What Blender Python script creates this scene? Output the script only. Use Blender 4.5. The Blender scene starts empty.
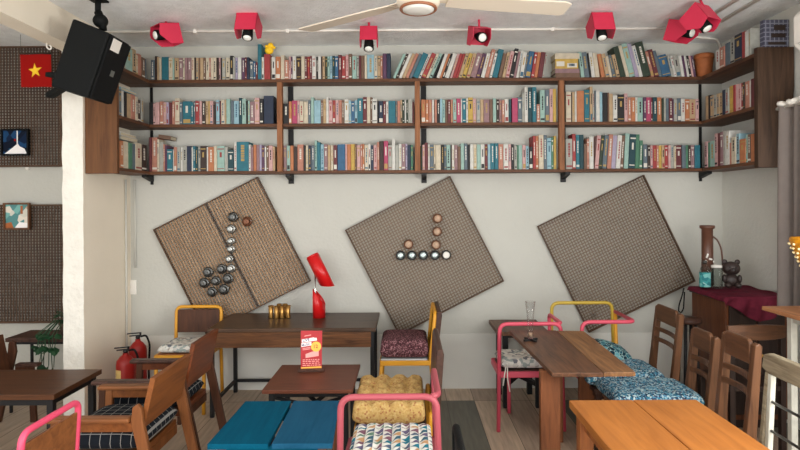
import bpy, bmesh, math, random, re
from mathutils import Vector, Matrix, Euler
random.seed(7)
SC = bpy.context.scene
COL = SC.collection
PI = math.pi
F, CX, CY, EYE, ROLL = 552.0, 408.0, 206.0, 1.52, 0.0061
YB = 4.6            # back wall
CEIL = 2.86

def P(px, py, Y):
    """a point at depth Y seen at photo pixel (px,py)"""
    dx, dy = px - CX, py - CY
    return Vector(((dx - ROLL*dy)*Y/F, Y, EYE - (dy + ROLL*dx)*Y/F))

# ------------------------------------------------------------------ materials
def lin(c):
    return tuple((v/12.92 if v <= .04045 else ((v+.055)/1.055)**2.4) for v in c)
def rgb(r, g, b):
    return lin((r/255, g/255, b/255)) + (1.0,)

def new_mat(name):
    m = bpy.data.materials.new(name); m.use_nodes = True
    nt = m.node_tree
    return m, nt, nt.nodes['Principled BSDF']

def link(nt, a, b): nt.links.new(a, b)

def plain(name, col, rough=.6, metal=0, var=.0, vscale=8, bump=0, bscale=60, spec=.4):
    m, nt, b = new_mat(name)
    b.inputs['Roughness'].default_value = rough
    b.inputs['Metallic'].default_value = metal
    b.inputs['Specular IOR Level'].default_value = spec
    b.inputs['Base Color'].default_value = col
    if var or bump:
        tc = nt.nodes.new('ShaderNodeTexCoord')
    if var:
        n = nt.nodes.new('ShaderNodeTexNoise'); n.inputs['Scale'].default_value = vscale; n.inputs['Detail'].default_value = 6
        link(nt, tc.outputs['Object'], n.inputs['Vector'])
        r = nt.nodes.new('ShaderNodeValToRGB')
        r.color_ramp.elements[0].position = .3; r.color_ramp.elements[1].position = .7
        r.color_ramp.elements[0].color = tuple(c*(1-var) for c in col[:3]) + (1,)
        r.color_ramp.elements[1].color = tuple(min(1, c*(1+var)) for c in col[:3]) + (1,)
        link(nt, n.outputs['Fac'], r.inputs['Fac']); link(nt, r.outputs['Color'], b.inputs['Base Color'])
    if bump:
        n2 = nt.nodes.new('ShaderNodeTexNoise'); n2.inputs['Scale'].default_value = bscale; n2.inputs['Detail'].default_value = 5
        link(nt, tc.outputs['Object'], n2.inputs['Vector'])
        bp = nt.nodes.new('ShaderNodeBump'); bp.inputs['Strength'].default_value = bump; bp.inputs['Distance'].default_value = .01
        link(nt, n2.outputs['Fac'], bp.inputs['Height']); link(nt, bp.outputs['Normal'], b.inputs['Normal'])
    return m

def wood(name, c1, c2, axis='X', scale=1.0, rough=.45, bump=.08, spec=.22):
    """grain runs along axis"""
    m, nt, b = new_mat(name)
    b.inputs['Roughness'].default_value = rough; b.inputs['Specular IOR Level'].default_value = spec
    tc = nt.nodes.new('ShaderNodeTexCoord')
    mp = nt.nodes.new('ShaderNodeMapping')
    s = {'X': (1.2, 14, 14), 'Y': (14, 1.2, 14), 'Z': (14, 14, 1.2)}[axis]
    mp.inputs['Scale'].default_value = tuple(v*scale for v in s)
    link(nt, tc.outputs['Object'], mp.inputs['Vector'])
    n = nt.nodes.new('ShaderNodeTexNoise'); n.inputs['Scale'].default_value = 2.2; n.inputs['Detail'].default_value = 8; n.inputs['Roughness'].default_value = .62
    n.inputs['Distortion'].default_value = .8
    link(nt, mp.outputs['Vector'], n.inputs['Vector'])
    r = nt.nodes.new('ShaderNodeValToRGB')
    e = r.color_ramp.elements
    e[0].position = .28; e[0].color = c2; e[1].position = .68; e[1].color = c1
    mid = e.new(.48); mid.color = tuple(.55*a + .45*d for a, d in zip(c1, c2))
    link(nt, n.outputs['Fac'], r.inputs['Fac']); link(nt, r.outputs['Color'], b.inputs['Base Color'])
    bp = nt.nodes.new('ShaderNodeBump'); bp.inputs['Strength'].default_value = bump; bp.inputs['Distance'].default_value = .004
    link(nt, n.outputs['Fac'], bp.inputs['Height']); link(nt, bp.outputs['Normal'], b.inputs['Normal'])
    return m

def ramp_voronoi(name, cols, scale, rough=.85, stretch=(1, 1, 1), edge=None):
    """mosaic of random coloured cells (printed cloth)"""
    m, nt, b = new_mat(name)
    b.inputs['Roughness'].default_value = rough
    b.inputs['Specular IOR Level'].default_value = .15
    tc = nt.nodes.new('ShaderNodeTexCoord'); mp = nt.nodes.new('ShaderNodeMapping')
    mp.inputs['Scale'].default_value = stretch
    link(nt, tc.outputs['Object'], mp.inputs['Vector'])
    v = nt.nodes.new('ShaderNodeTexVoronoi'); v.inputs['Scale'].default_value = scale
    link(nt, mp.outputs['Vector'], v.inputs['Vector'])
    sep = nt.nodes.new('ShaderNodeSeparateColor'); link(nt, v.outputs['Color'], sep.inputs['Color'])
    r = nt.nodes.new('ShaderNodeValToRGB'); r.color_ramp.interpolation = 'CONSTANT'
    e = r.color_ramp.elements
    e[0].position = 0; e[0].color = cols[0]
    e[1].position = 1/len(cols); e[1].color = cols[1]
    for i, c in enumerate(cols[2:], 2):
        x = e.new(i/len(cols)); x.color = c
    link(nt, sep.outputs['Red'], r.inputs['Fac'])
    out = r.outputs['Color']
    if edge:
        v2 = nt.nodes.new('ShaderNodeTexVoronoi'); v2.feature = 'DISTANCE_TO_EDGE'; v2.inputs['Scale'].default_value = scale
        link(nt, mp.outputs['Vector'], v2.inputs['Vector'])
        lt = nt.nodes.new('ShaderNodeMath'); lt.operation = 'LESS_THAN'; lt.inputs[1].default_value = edge[1]
        link(nt, v2.outputs['Distance'], lt.inputs[0])
        mx = nt.nodes.new('ShaderNodeMix'); mx.data_type = 'RGBA'
        link(nt, lt.outputs[0], mx.inputs[0]); link(nt, out, mx.inputs[6]); mx.inputs[7].default_value = edge[0]
        out = mx.outputs[2]
    link(nt, out, b.inputs['Base Color'])
    return m

def math_node(nt, op, a, b=None):
    n = nt.nodes.new('ShaderNodeMath'); n.operation = op
    for i, v in enumerate((a, b)):
        if v is None: continue
        if isinstance(v, (int, float)): n.inputs[i].default_value = v
        else: link(nt, v, n.inputs[i])
    return n.outputs[0]

def check_cloth(name, base, line, pitch, width, axes=('X', 'Y')):
    """dark cloth with a window-pane grid of pale lines"""
    m, nt, b = new_mat(name)
    b.inputs['Roughness'].default_value = .9; b.inputs['Specular IOR Level'].default_value = .1
    tc = nt.nodes.new('ShaderNodeTexCoord'); sp = nt.nodes.new('ShaderNodeSeparateXYZ')
    link(nt, tc.outputs['Object'], sp.inputs[0])
    fac = None
    for ax in axes:
        f = math_node(nt, 'FRACT', math_node(nt, 'DIVIDE', math_node(nt, 'ADD', sp.outputs[ax], 10.0), pitch))
        l = math_node(nt, 'LESS_THAN', f, width/pitch)
        fac = l if fac is None else math_node(nt, 'MAXIMUM', fac, l)
    mx = nt.nodes.new('ShaderNodeMix'); mx.data_type = 'RGBA'
    link(nt, fac, mx.inputs[0]); mx.inputs[6].default_value = base; mx.inputs[7].default_value = line
    link(nt, mx.outputs[2], b.inputs['Base Color'])
    return m

def triangle_cloth(name, ground, cols, pitch):
    """white cloth printed with coloured right triangles"""
    m, nt, b = new_mat(name)
    b.inputs['Roughness'].default_value = .9; b.inputs['Specular IOR Level'].default_value = .1
    tc = nt.nodes.new('ShaderNodeTexCoord'); sp = nt.nodes.new('ShaderNodeSeparateXYZ')
    link(nt, tc.outputs['Object'], sp.inputs[0])
    ux = math_node(nt, 'DIVIDE', math_node(nt, 'ADD', sp.outputs['X'], 10.0), pitch)
    uy = math_node(nt, 'DIVIDE', math_node(nt, 'ADD', sp.outputs['Y'], 10.0), pitch)
    fx, fy = math_node(nt, 'FRACT', ux), math_node(nt, 'FRACT', uy)
    tri = math_node(nt, 'GREATER_THAN', fx, fy)
    cx, cy = math_node(nt, 'FLOOR', ux), math_node(nt, 'FLOOR', uy)
    cb = nt.nodes.new('ShaderNodeCombineXYZ'); link(nt, cx, cb.inputs[0]); link(nt, cy, cb.inputs[1])
    wn = nt.nodes.new('ShaderNodeTexWhiteNoise'); wn.noise_dimensions = '3D'; link(nt, cb.outputs[0], wn.inputs['Vector'])
    r = nt.nodes.new('ShaderNodeValToRGB'); r.color_ramp.interpolation = 'CONSTANT'
    e = r.color_ramp.elements
    e[0].position = 0; e[0].color = cols[0]; e[1].position = 1/len(cols); e[1].color = cols[1]
    for i, c in enumerate(cols[2:], 2):
        x = e.new(i/len(cols)); x.color = c
    link(nt, wn.outputs['Value'], r.inputs['Fac'])
    mx = nt.nodes.new('ShaderNodeMix'); mx.data_type = 'RGBA'
    link(nt, tri, mx.inputs[0]); mx.inputs[6].default_value = ground; link(nt, r.outputs['Color'], mx.inputs[7])
    link(nt, mx.outputs[2], b.inputs['Base Color'])
    return m

def plank_floor(name):
    m, nt, b = new_mat(name)
    b.inputs['Roughness'].default_value = .5
    tc = nt.nodes.new('ShaderNodeTexCoord'); sp = nt.nodes.new('ShaderNodeSeparateXYZ')
    link(nt, tc.outputs['Object'], sp.inputs[0])
    ux = math_node(nt, 'DIVIDE', math_node(nt, 'ADD', sp.outputs['X'], 21.21), .215)
    cx = math_node(nt, 'FLOOR', ux)
    uy = math_node(nt, 'DIVIDE', math_node(nt, 'ADD', sp.outputs['Y'], 16.5), 1.3)
    cy = math_node(nt, 'FLOOR', uy)
    par = math_node(nt, 'SUBTRACT', 1.0, math_node(nt, 'MODULO', cx, 2.0))
    cb = nt.nodes.new('ShaderNodeCombineXYZ'); link(nt, cx, cb.inputs[0]); link(nt, cy, cb.inputs[1])
    wn = nt.nodes.new('ShaderNodeTexWhiteNoise'); wn.noise_dimensions = '3D'; link(nt, cb.outputs[0], wn.inputs['Vector'])
    flip = math_node(nt, 'GREATER_THAN', wn.outputs['Value'], .93)
    dark = math_node(nt, 'ABSOLUTE', math_node(nt, 'SUBTRACT', par, flip))
    dark = math_node(nt, 'MULTIPLY', dark, math_node(nt, 'LESS_THAN', sp.outputs['Y'], 4.3))
    dark = math_node(nt, 'MULTIPLY', dark, math_node(nt, 'GREATER_THAN', sp.outputs['X'], -.35))
    r1 = nt.nodes.new('ShaderNodeMix'); r1.data_type = 'RGBA'; link(nt, wn.outputs['Value'], r1.inputs[0]); r1.inputs[6].default_value = rgb(196, 174, 150); r1.inputs[7].default_value = rgb(170, 148, 128)
    r2 = nt.nodes.new('ShaderNodeMix'); r2.data_type = 'RGBA'; link(nt, wn.outputs['Value'], r2.inputs[0]); r2.inputs[6].default_value = rgb(92, 92, 82); r2.inputs[7].default_value = rgb(106, 103, 91)
    rr = nt.nodes.new('ShaderNodeMix'); rr.data_type = 'RGBA'; link(nt, dark, rr.inputs[0]); link(nt, r1.outputs[2], rr.inputs[6]); link(nt, r2.outputs[2], rr.inputs[7])
    # grain
    mp = nt.nodes.new('ShaderNodeMapping'); mp.inputs['Scale'].default_value = (30, 2.2, 1); link(nt, tc.outputs['Object'], mp.inputs['Vector'])
    n = nt.nodes.new('ShaderNodeTexNoise'); n.inputs['Scale'].default_value = 1.6; n.inputs['Detail'].default_value = 7; link(nt, mp.outputs['Vector'], n.inputs['Vector'])
    gr = nt.nodes.new('ShaderNodeValToRGB'); gr.color_ramp.elements[0].color = (.72,.72,.72,1); gr.color_ramp.elements[1].color = (1.12,1.12,1.12,1)
    gr.color_ramp.elements[0].position = .3; gr.color_ramp.elements[1].position = .7
    link(nt, n.outputs['Fac'], gr.inputs['Fac'])
    mx = nt.nodes.new('ShaderNodeMix'); mx.data_type = 'RGBA'; mx.blend_type = 'MULTIPLY'; mx.inputs[0].default_value = 1
    link(nt, rr.outputs[2], mx.inputs[6]); link(nt, gr.outputs['Color'], mx.inputs[7])
    seam = math_node(nt, 'LESS_THAN', math_node(nt, 'FRACT', ux), .018)
    seam2 = math_node(nt, 'LESS_THAN', math_node(nt, 'FRACT', uy), .004)
    sm = math_node(nt, 'MAXIMUM', seam, seam2)
    mx2 = nt.nodes.new('ShaderNodeMix'); mx2.data_type = 'RGBA'
    link(nt, sm, mx2.inputs[0]); link(nt, mx.outputs[2], mx2.inputs[6]); mx2.inputs[7].default_value = rgb(60, 54, 48)
    link(nt, mx2.outputs[2], b.inputs['Base Color'])
    return m

def glass(name, col=(1, 1, 1, 1), tint=.93):
    """thin clear glass: lets light through, reflects at grazing angles"""
    m, nt, b = new_mat(name)
    out = nt.nodes['Material Output']
    tr = nt.nodes.new('ShaderNodeBsdfTransparent'); tr.inputs['Color'].default_value = tuple(c*tint for c in col[:3]) + (1,)
    gl = nt.nodes.new('ShaderNodeBsdfGlossy'); gl.inputs['Roughness'].default_value = .06
    fr = nt.nodes.new('ShaderNodeLayerWeight'); fr.inputs['Blend'].default_value = .25
    mx = nt.nodes.new('ShaderNodeMixShader')
    link(nt, math_node(nt, 'MULTIPLY', fr.outputs['Facing'], .55), mx.inputs[0]); link(nt, tr.outputs[0], mx.inputs[1]); link(nt, gl.outputs[0], mx.inputs[2])
    link(nt, mx.outputs[0], out.inputs['Surface'])
    return m

M = {}
M['wall'] = plain('wall_plaster', rgb(189, 188, 180), .85, var=.025, vscale=3, bump=.28, bscale=38, spec=.2)
M['wall_side'] = plain('side_wall_plaster', rgb(206, 205, 197), .85, var=.025, vscale=3, bump=.28, bscale=38, spec=.2)  # same plaster painted brighter, in place of light the right wall lacks
M['wall_cream'] = plain('cream_plaster', rgb(232, 222, 204), .85, var=.025, vscale=3, bump=.2, bscale=38, spec=.2)  # brighter, warmer plaster; light on stub wall and beam put into the colour
M['wall_rough'] = plain('rough_plaster', rgb(226, 222, 212), .9, var=.05, vscale=9, bump=.9, bscale=26, spec=.15)
M['dado'] = plain('cement_dado', rgb(212, 211, 204), .8, var=.05, vscale=2.2, bump=.12, bscale=20, spec=.2)
M['ceiling'] = plain('ceiling_render', rgb(238, 241, 242), .95, var=.06, vscale=12, bump=1.0, bscale=70, spec=.1)
M['floor'] = plank_floor('plank_floor')
M['shelf'] = wood('shelf_wood', rgb(106, 70, 48), rgb(66, 42, 29), 'X', rough=.5)
M['shelf_y'] = wood('shelf_wood_side', rgb(104, 68, 46), rgb(66, 42, 29), 'Y', rough=.5)
M['panel'] = wood('panel_wood', rgb(110, 72, 42), rgb(78, 48, 27), 'Z', rough=.5)
M['panel_dk'] = wood('panel_wood_weathered', rgb(74, 54, 40), rgb(38, 27, 20), 'Z', rough=.6, bump=.2)
M['upright'] = wood('upright_wood', rgb(150, 100, 66), rgb(100, 62, 40), 'Z', rough=.55)
M['steel_black'] = plain('black_steel', rgb(26, 25, 26), .55, .1, spec=.3)
M['lat_dark'] = wood('lattice_wood', rgb(134, 112, 92), rgb(92, 74, 60), 'X', rough=.65, scale=2)
M['lat_light'] = wood('lattice_wood_pale', rgb(146, 124, 102), rgb(104, 86, 70), 'Z', rough=.65, scale=2)
M['lat_deep'] = wood('lattice_deep', rgb(88, 68, 54), rgb(54, 40, 32), 'X', rough=.7, scale=2)
M['lat_tan'] = wood('lattice_tan', rgb(176, 146, 116), rgb(126, 96, 72), 'Z', rough=.65, scale=2)
M['lat_frame'] = wood('lattice_edge', rgb(98, 74, 56), rgb(62, 46, 36), 'X', rough=.6, scale=2)
M['lat_seam'] = plain('lattice_seam', rgb(58, 44, 36), .7)
M['desk_top'] = wood('desk_top_wood', rgb(86, 64, 48), rgb(50, 36, 27), 'X', rough=.36)
M['desk_apron'] = wood('desk_reclaimed', rgb(112, 72, 42), rgb(52, 31, 19), 'X', rough=.5, scale=1.5, bump=.25)
M['table_brown'] = wood('table_redbrown', rgb(104, 60, 43), rgb(82, 46, 33), 'X', rough=.4, scale=1.4)
M['table_dark'] = wood('table_dark', rgb(90, 55, 33), rgb(62, 37, 22), 'X', rough=.4, scale=1.2)
M['slab'] = wood('slab_wood', rgb(112, 76, 54), rgb(48, 33, 26), 'Y', rough=.42, scale=1.3)
M['slab2'] = wood('slab_wood_pale', rgb(150, 108, 70), rgb(88, 58, 40), 'Y', rough=.42, scale=1.3)
M['slab_leg'] = wood('slab_leg_wood', rgb(124, 74, 44), rgb(84, 48, 28), 'Z', rough=.5)
M['orange'] = wood('orange_table', rgb(172, 108, 50), rgb(140, 82, 35), 'Y', rough=.42, scale=.8)
M['orange_leg'] = wood('orange_table_leg', rgb(160, 96, 52), rgb(112, 66, 38), 'Z', rough=.45)
M['ply'] = wood('plywood', rgb(134, 80, 40), rgb(96, 54, 28), 'Y', rough=.42, scale=.9)
M['ply_x'] = wood('plywood_x', rgb(142, 90, 52), rgb(104, 62, 36), 'X', rough=.45, scale=.9)
M['ply_z'] = wood('plywood_leg', rgb(138, 86, 48), rgb(98, 58, 33), 'Z', rough=.45)
M['ply_red'] = wood('plywood_red', rgb(116, 62, 34), rgb(80, 41, 24), 'Y', rough=.4)
M['ply_dk'] = wood('plywood_dark_leg', rgb(86, 52, 34), rgb(54, 33, 23), 'Z', rough=.45)
M['chair_wood'] = wood('chair_wood', rgb(112, 76, 52), rgb(68, 45, 32), 'Z', rough=.34)
M['chair_wood_y'] = wood('chair_wood_y', rgb(108, 73, 50), rgb(66, 44, 32), 'Y', rough=.34)
M['dark_wood'] = wood('dark_wood', rgb(84, 58, 48), rgb(50, 34, 29), 'Y', rough=.4)
M['cab'] = wood('cabinet_wood', rgb(112, 66, 40), rgb(70, 40, 26), 'Z', rough=.45)
M['bar_top'] = wood('bar_top_wood', rgb(186, 130, 88), rgb(140, 90, 58), 'Y', rough=.4)
M['grey_wood'] = wood('grey_wood', rgb(158, 146, 122), rgb(104, 92, 74), 'Y', rough=.65, scale=1.5)
M['pink'] = plain('pink_paint', rgb(206, 78, 98), .42, var=.04, vscale=6)
M['pink_hot'] = plain('pink_paint_bright', rgb(220, 76, 108), .4, var=.04, vscale=6)
M['pink_dull'] = plain('pink_paint_dull', rgb(164, 74, 84), .5, var=.05, vscale=6)
M['yellow'] = plain('yellow_paint', rgb(212, 150, 42), .4, var=.06, vscale=6)
M['yellow_olive'] = plain('yellow_olive_paint', rgb(190, 160, 58), .42, var=.06, vscale=6)
M['blue'] = wood('blue_paint', rgb(0, 82, 108), rgb(0, 66, 90), 'Y', rough=.75, scale=.8, bump=.04, spec=.08)
M['blue_dull'] = wood('blue_paint_worn', rgb(30, 84, 114), rgb(16, 68, 96), 'Y', rough=.75, scale=.8, bump=.04, spec=.08)
M['red_metal'] = plain('red_metal', rgb(200, 44, 74), .55, var=.03)
M['red_lamp'] = plain('red_enamel', rgb(200, 24, 26), .3)
M['red_ext'] = plain('extinguisher_red', rgb(146, 24, 18), .4)
M['label_y'] = plain('label_paper', rgb(206, 176, 110), .6, var=.2, vscale=30)
M['white'] = plain('white_plastic', rgb(232, 228, 220), .45)
M['white_metal'] = plain('white_painted_metal', rgb(196, 194, 182), .45, var=.12, vscale=18)
M['fan'] = plain('fan_cream', rgb(226, 214, 196), .4)
M['fan_ring'] = plain('fan_ring', rgb(150, 96, 66), .4)
M['frost'] = plain('frosted_glass', rgb(236, 236, 230), .25)
M['black'] = plain('black_plastic', rgb(10, 12, 12), .7, bump=.15, bscale=220, spec=.18)
M['black_grille'] = plain('speaker_grille', rgb(10, 11, 12), .75, bump=.5, bscale=320, spec=.2)
M['black_gloss'] = plain('black_gloss', rgb(20, 20, 22), .3)
M['metal'] = plain('steel', rgb(150, 150, 146), .3, .9, var=.15, vscale=20)
M['metal_dk'] = plain('dark_steel', rgb(86, 86, 84), .32, .9, var=.2, vscale=20)
M['mirror_lid'] = plain('mirror_lid', rgb(150, 160, 158), .25, .6, var=.4, vscale=40)
M['pipe_paint'] = plain('pipe_paint', rgb(196, 194, 186), .5)
M['black_wood'] = wood('black_wood', rgb(52, 38, 32), rgb(30, 22, 19), 'Z', rough=.45)  # dark wood, with the shade of the cabinet corner put into its colour
M['chrome'] = plain('chrome', rgb(200, 200, 198), .12, 1)
M['copper'] = plain('copper', rgb(104, 66, 46), .4, .6)
M['copper_face'] = plain('copper_face', rgb(176, 146, 122), .55, .1, var=.2, vscale=60)
M['brass'] = plain('brass', rgb(176, 134, 74), .3, .9)
M['terracotta'] = plain('terracotta', rgb(160, 92, 50), .75, var=.2, vscale=10)
M['flag_red'] = plain('flag_red', rgb(150, 20, 16), .85, spec=.1)
M['flag_yellow'] = plain('flag_yellow', rgb(246, 200, 40), .7)
M['burgundy'] = plain('burgundy_cloth', rgb(88, 28, 42), .9, var=.25, vscale=26, spec=.1)
M['curtain'] = plain('curtain_cloth', rgb(116, 107, 102), .9, var=.05, vscale=20, spec=.1)
M['leaf'] = plain('leaf_green', rgb(24, 62, 34), .55, var=.3, vscale=20)
M['soil_pot'] = plain('plant_pot', rgb(92, 74, 60), .7)
M['card_red'] = plain('card_red', rgb(176, 42, 48), .45, var=.08, vscale=14)
M['card_pink'] = plain('card_pink', rgb(240, 164, 158), .5)
M['card_white'] = plain('card_white', rgb(244, 240, 238), .5)
M['card_navy'] = plain('card_navy', rgb(44, 48, 104), .5)
M['card_yellow'] = plain('card_yellow', rgb(246, 190, 80), .5)
M['amber'] = plain('amber_shade', rgb(214, 142, 20), .35, var=.25, vscale=40)
M['bear'] = plain('bear_brown', rgb(52, 41, 38), .45, var=.1, vscale=20)
M['bamboo'] = plain('smoked_bamboo', rgb(92, 60, 46), .35, var=.15, vscale=14)
M['teal_label'] = ramp_voronoi('teal_label', [rgb(70,150,150), rgb(120,180,176), rgb(50,120,126), rgb(150,196,190)], 40)
M['bottle'] = glass('clear_bottle', (.93, .96, .95, 1))
M['glass'] = glass('clear_glass', (1, 1, 1, 1), .985)
M['check'] = check_cloth('check_cloth', rgb(25, 29, 35), rgb(140, 138, 134), .050, .0032)
M['tri'] = triangle_cloth('triangle_cloth', rgb(218, 216, 208), [rgb(62,96,112), rgb(100,92,118), rgb(40,116,136), rgb(100,130,112), rgb(120,84,98), rgb(190,150,110), rgb(84,98,118)], .040)
M['yellow_cloth'] = ramp_voronoi('yellow_cloth', [rgb(196,160,98), rgb(204,170,110), rgb(188,150,90), rgb(200,166,104), rgb(170,116,76), rgb(202,170,110), rgb(192,154,94), rgb(206,176,118), rgb(198,162,102), rgb(190,152,94)], 110)
M['mosaic'] = ramp_voronoi('blue_mosaic_cloth', [rgb(30,60,80), rgb(82,132,160), rgb(158,184,192), rgb(40,92,118), rgb(106,152,172), rgb(62,70,92), rgb(176,192,192), rgb(54,114,136)], 115)
M['leafcloth'] = ramp_voronoi('leaf_cloth', [rgb(24,60,76), rgb(44,112,130), rgb(20,50,64), rgb(110,168,176), rgb(36,92,110)], 34, edge=(rgb(168,200,196), .05))
M['speck'] = ramp_voronoi('plum_cloth', [rgb(86,50,54), rgb(70,42,46), rgb(150,110,114), rgb(78,46,50), rgb(64,38,42), rgb(128,88,94)], 150)
M['greyfloral'] = ramp_voronoi('grey_floral_cloth', [rgb(206,204,196), rgb(218,216,208), rgb(150,160,156), rgb(212,208,200), rgb(112,116,122), rgb(196,194,188), rgb(220,218,210), rgb(168,160,150)], 42)
M['plaid'] = check_cloth('plaid_paper', rgb(84, 84, 100), rgb(132, 134, 148), .030, .007, ('X', 'Z'))
M['grey_seat'] = plain('grey_seat', rgb(176, 180, 182), .7)
M['rope'] = plain('white_ties', rgb(226, 220, 210), .8)
M['art_blue'] = ramp_voronoi('night_painting', [rgb(18,34,60), rgb(30,66,104), rgb(16,24,40), rgb(34,80,116)], 14)
M['art_pale'] = ramp_voronoi('pale_painting', [rgb(206,204,192), rgb(120,176,170), rgb(222,214,200), rgb(90,140,140), rgb(190,160,130)], 18)

# ------------------------------------------------------------------ mesh builder
class MB:
    def __init__(s): s.v, s.f, s.m, s.sm = [], [], [], []
    def add(s, vs, fs, mi=0, M4=None, smooth=False):
        b = len(s.v)
        s.v += [tuple(M4 @ Vector(v)) if M4 else tuple(v) for v in vs]
        for f in fs:
            s.f.append(tuple(b+i for i in f)); s.m.append(mi); s.sm.append(smooth)
        return s
    def box(s, lo, hi, mi=0, M4=None):
        x0,y0,z0 = lo; x1,y1,z1 = hi
        vs = [(x0,y0,z0),(x1,y0,z0),(x1,y1,z0),(x0,y1,z0),(x0,y0,z1),(x1,y0,z1),(x1,y1,z1),(x0,y1,z1)]
        return s.add(vs, [(3,2,1,0),(4,5,6,7),(0,1,5,4),(1,2,6,5),(2,3,7,6),(3,0,4,7)], mi, M4)
    def bar(s, p0, p1, w, d, mi=0, up=(0,0,1), taper=1.0):
        """rectangular bar from p0 to p1; w along side axis, d along the other"""
        p0, p1 = Vector(p0), Vector(p1); t = (p1-p0).normalized(); up = Vector(up)
        if abs(t.dot(up)) > .95: up = Vector((0,1,0)) if abs(t.y) < .9 else Vector((1,0,0))
        a = t.cross(up).normalized(); b = a.cross(t).normalized()
        vs = []
        for p, k in ((p0, 1.0), (p1, taper)):
            for sx, sy in ((-1,-1),(1,-1),(1,1),(-1,1)):
                vs.append(p + a*(sx*w/2*k) + b*(sy*d/2*k))
        return s.add(vs, [(3,2,1,0),(4,5,6,7),(0,1,5,4),(1,2,6,5),(2,3,7,6),(3,0,4,7)], mi)
    def prism(s, pts, y0, y1, axis='Y', mi=0):
        """closed polygon extruded along an axis; pts are the other two coordinates"""
        n = len(pts); vs = []
        for y in (y0, y1):
            for a, b in pts:
                vs.append((a, y, b) if axis == 'Y' else (y, a, b) if axis == 'X' else (a, b, y))
        fs = [tuple(range(n)), tuple(range(2*n-1, n-1, -1))]
        for i in range(n):
            j = (i+1) % n; fs.append((i, i+n, j+n, j))
        return s.add(vs, fs, mi)
    def lathe(s, prof, n=20, mi=0, M4=None, smooth=True):
        """profile of (r,z) from bottom to top, revolved about Z"""
        vs, fs = [], []
        for r, z in prof:
            for k in range(n):
                a = 2*PI*k/n; vs.append((r*math.cos(a), r*math.sin(a), z))
        for i in range(len(prof)-1):
            for k in range(n):
                j = (k+1) % n
                fs.append((i*n+k, i*n+j, (i+1)*n+j, (i+1)*n+k))
        fs.append(tuple(range(n-1, -1, -1))); fs.append(tuple((len(prof)-1)*n+k for k in range(n)))
        return s.add(vs, fs, mi, M4, smooth)
    def tube(s, pts, r, n=10, mi=0, fillet=0, closed=False):
        pts = [Vector(p) for p in pts]
        if fillet:
            out = [pts[0]]
            for i in range(1, len(pts)-1):
                a, b, c = pts[i-1], pts[i], pts[i+1]
                f = min(fillet, (a-b).length*.49, (c-b).length*.49)
                p, q = b+(a-b).normalized()*f, b+(c-b).normalized()*f
                for k in range(7):
                    t = k/6; out.append(p*(1-t)**2 + b*2*t*(1-t) + q*t*t)
            out.append(pts[-1]); pts = out
        m = len(pts); vs, fs = [], []
        t0 = (pts[1]-pts[0]).normalized()
        up = Vector((0,0,1)) if abs(t0.z) < .9 else Vector((1,0,0))
        u = t0.cross(up).normalized()
        for i in range(m):
            t = (pts[min(i+1, m-1)] - pts[max(i-1, 0)]).normalized()
            u = (u - t*u.dot(t)).normalized(); w = t.cross(u)
            for k in range(n):
                a = 2*PI*k/n; vs.append(pts[i] + (u*math.cos(a) + w*math.sin(a))*r)
        for i in range(m-1):
            for k in range(n):
                j = (k+1) % n; fs.append((i*n+k, i*n+j, (i+1)*n+j, (i+1)*n+k))
        fs.append(tuple(range(n-1, -1, -1))); fs.append(tuple((m-1)*n+k for k in range(n)))
        return s.add(vs, fs, mi, None, True)
    def ball(s, c, r, mi=0, sc=(1,1,1), nu=14, nv=10):
        prof = [(max(1e-4, math.cos(-PI/2+PI*i/nv))*r, math.sin(-PI/2+PI*i/nv)*r) for i in range(nv+1)]
        M4 = Matrix.Translation(Vector(c)) @ Matrix.Diagonal((*sc, 1))
        return s.lathe(prof, nu, mi, M4)
    def build(s, name, mats, parent=None, bevel=0, loc=None, smooth_angle=None):
        me = bpy.data.meshes.new(name)
        me.from_pydata(s.v, [], s.f)
        mats = mats if isinstance(mats, (list, tuple)) else [mats]
        for mt in mats: me.materials.append(mt)
        for p, mi, sm in zip(me.polygons, s.m, s.sm): p.material_index = mi; p.use_smooth = sm
        me.update()
        bm = bmesh.new(); bm.from_mesh(me); bmesh.ops.recalc_face_normals(bm, faces=bm.faces); bm.to_mesh(me); bm.free()
        o = bpy.data.objects.new(name, me); COL.objects.link(o)
        if parent: o.parent = parent
        if loc is not None: o.location = loc
        if bevel:
            md = o.modifiers.new('bevel', 'BEVEL'); md.width = bevel; md.segments = 2; md.limit_method = 'ANGLE'; md.angle_limit = .7
        return o

def tag(o, label=None, cat=None, group=None, kind=None):
    if label: o['label'] = label
    if cat: o['category'] = cat
    if group: o['group'] = group
    if kind: o['kind'] = kind
    return o

def thing(name, label, cat, loc=(0,0,0), rz=0, group=None):
    o = bpy.data.objects.new(name, None); COL.objects.link(o)
    o.empty_display_size = .1
    o.location = loc; o.rotation_euler = (0,0,rz)
    return tag(o, label, cat, group)

def dup(root, loc, rz, label=None, group=None):
    r = root.copy(); COL.objects.link(r); r.location = loc; r.rotation_euler = (0,0,rz)
    if label: r['label'] = label
    if group: r['group'] = group
    for ch in list(root.children):
        c = ch.copy(); COL.objects.link(c); c.parent = r
        for g in list(ch.children):
            d = g.copy(); COL.objects.link(d); d.parent = c
    return r

def struct(name, mb, mats, bevel=0):
    return tag(mb.build(name, mats, None, bevel), kind='structure')

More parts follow.
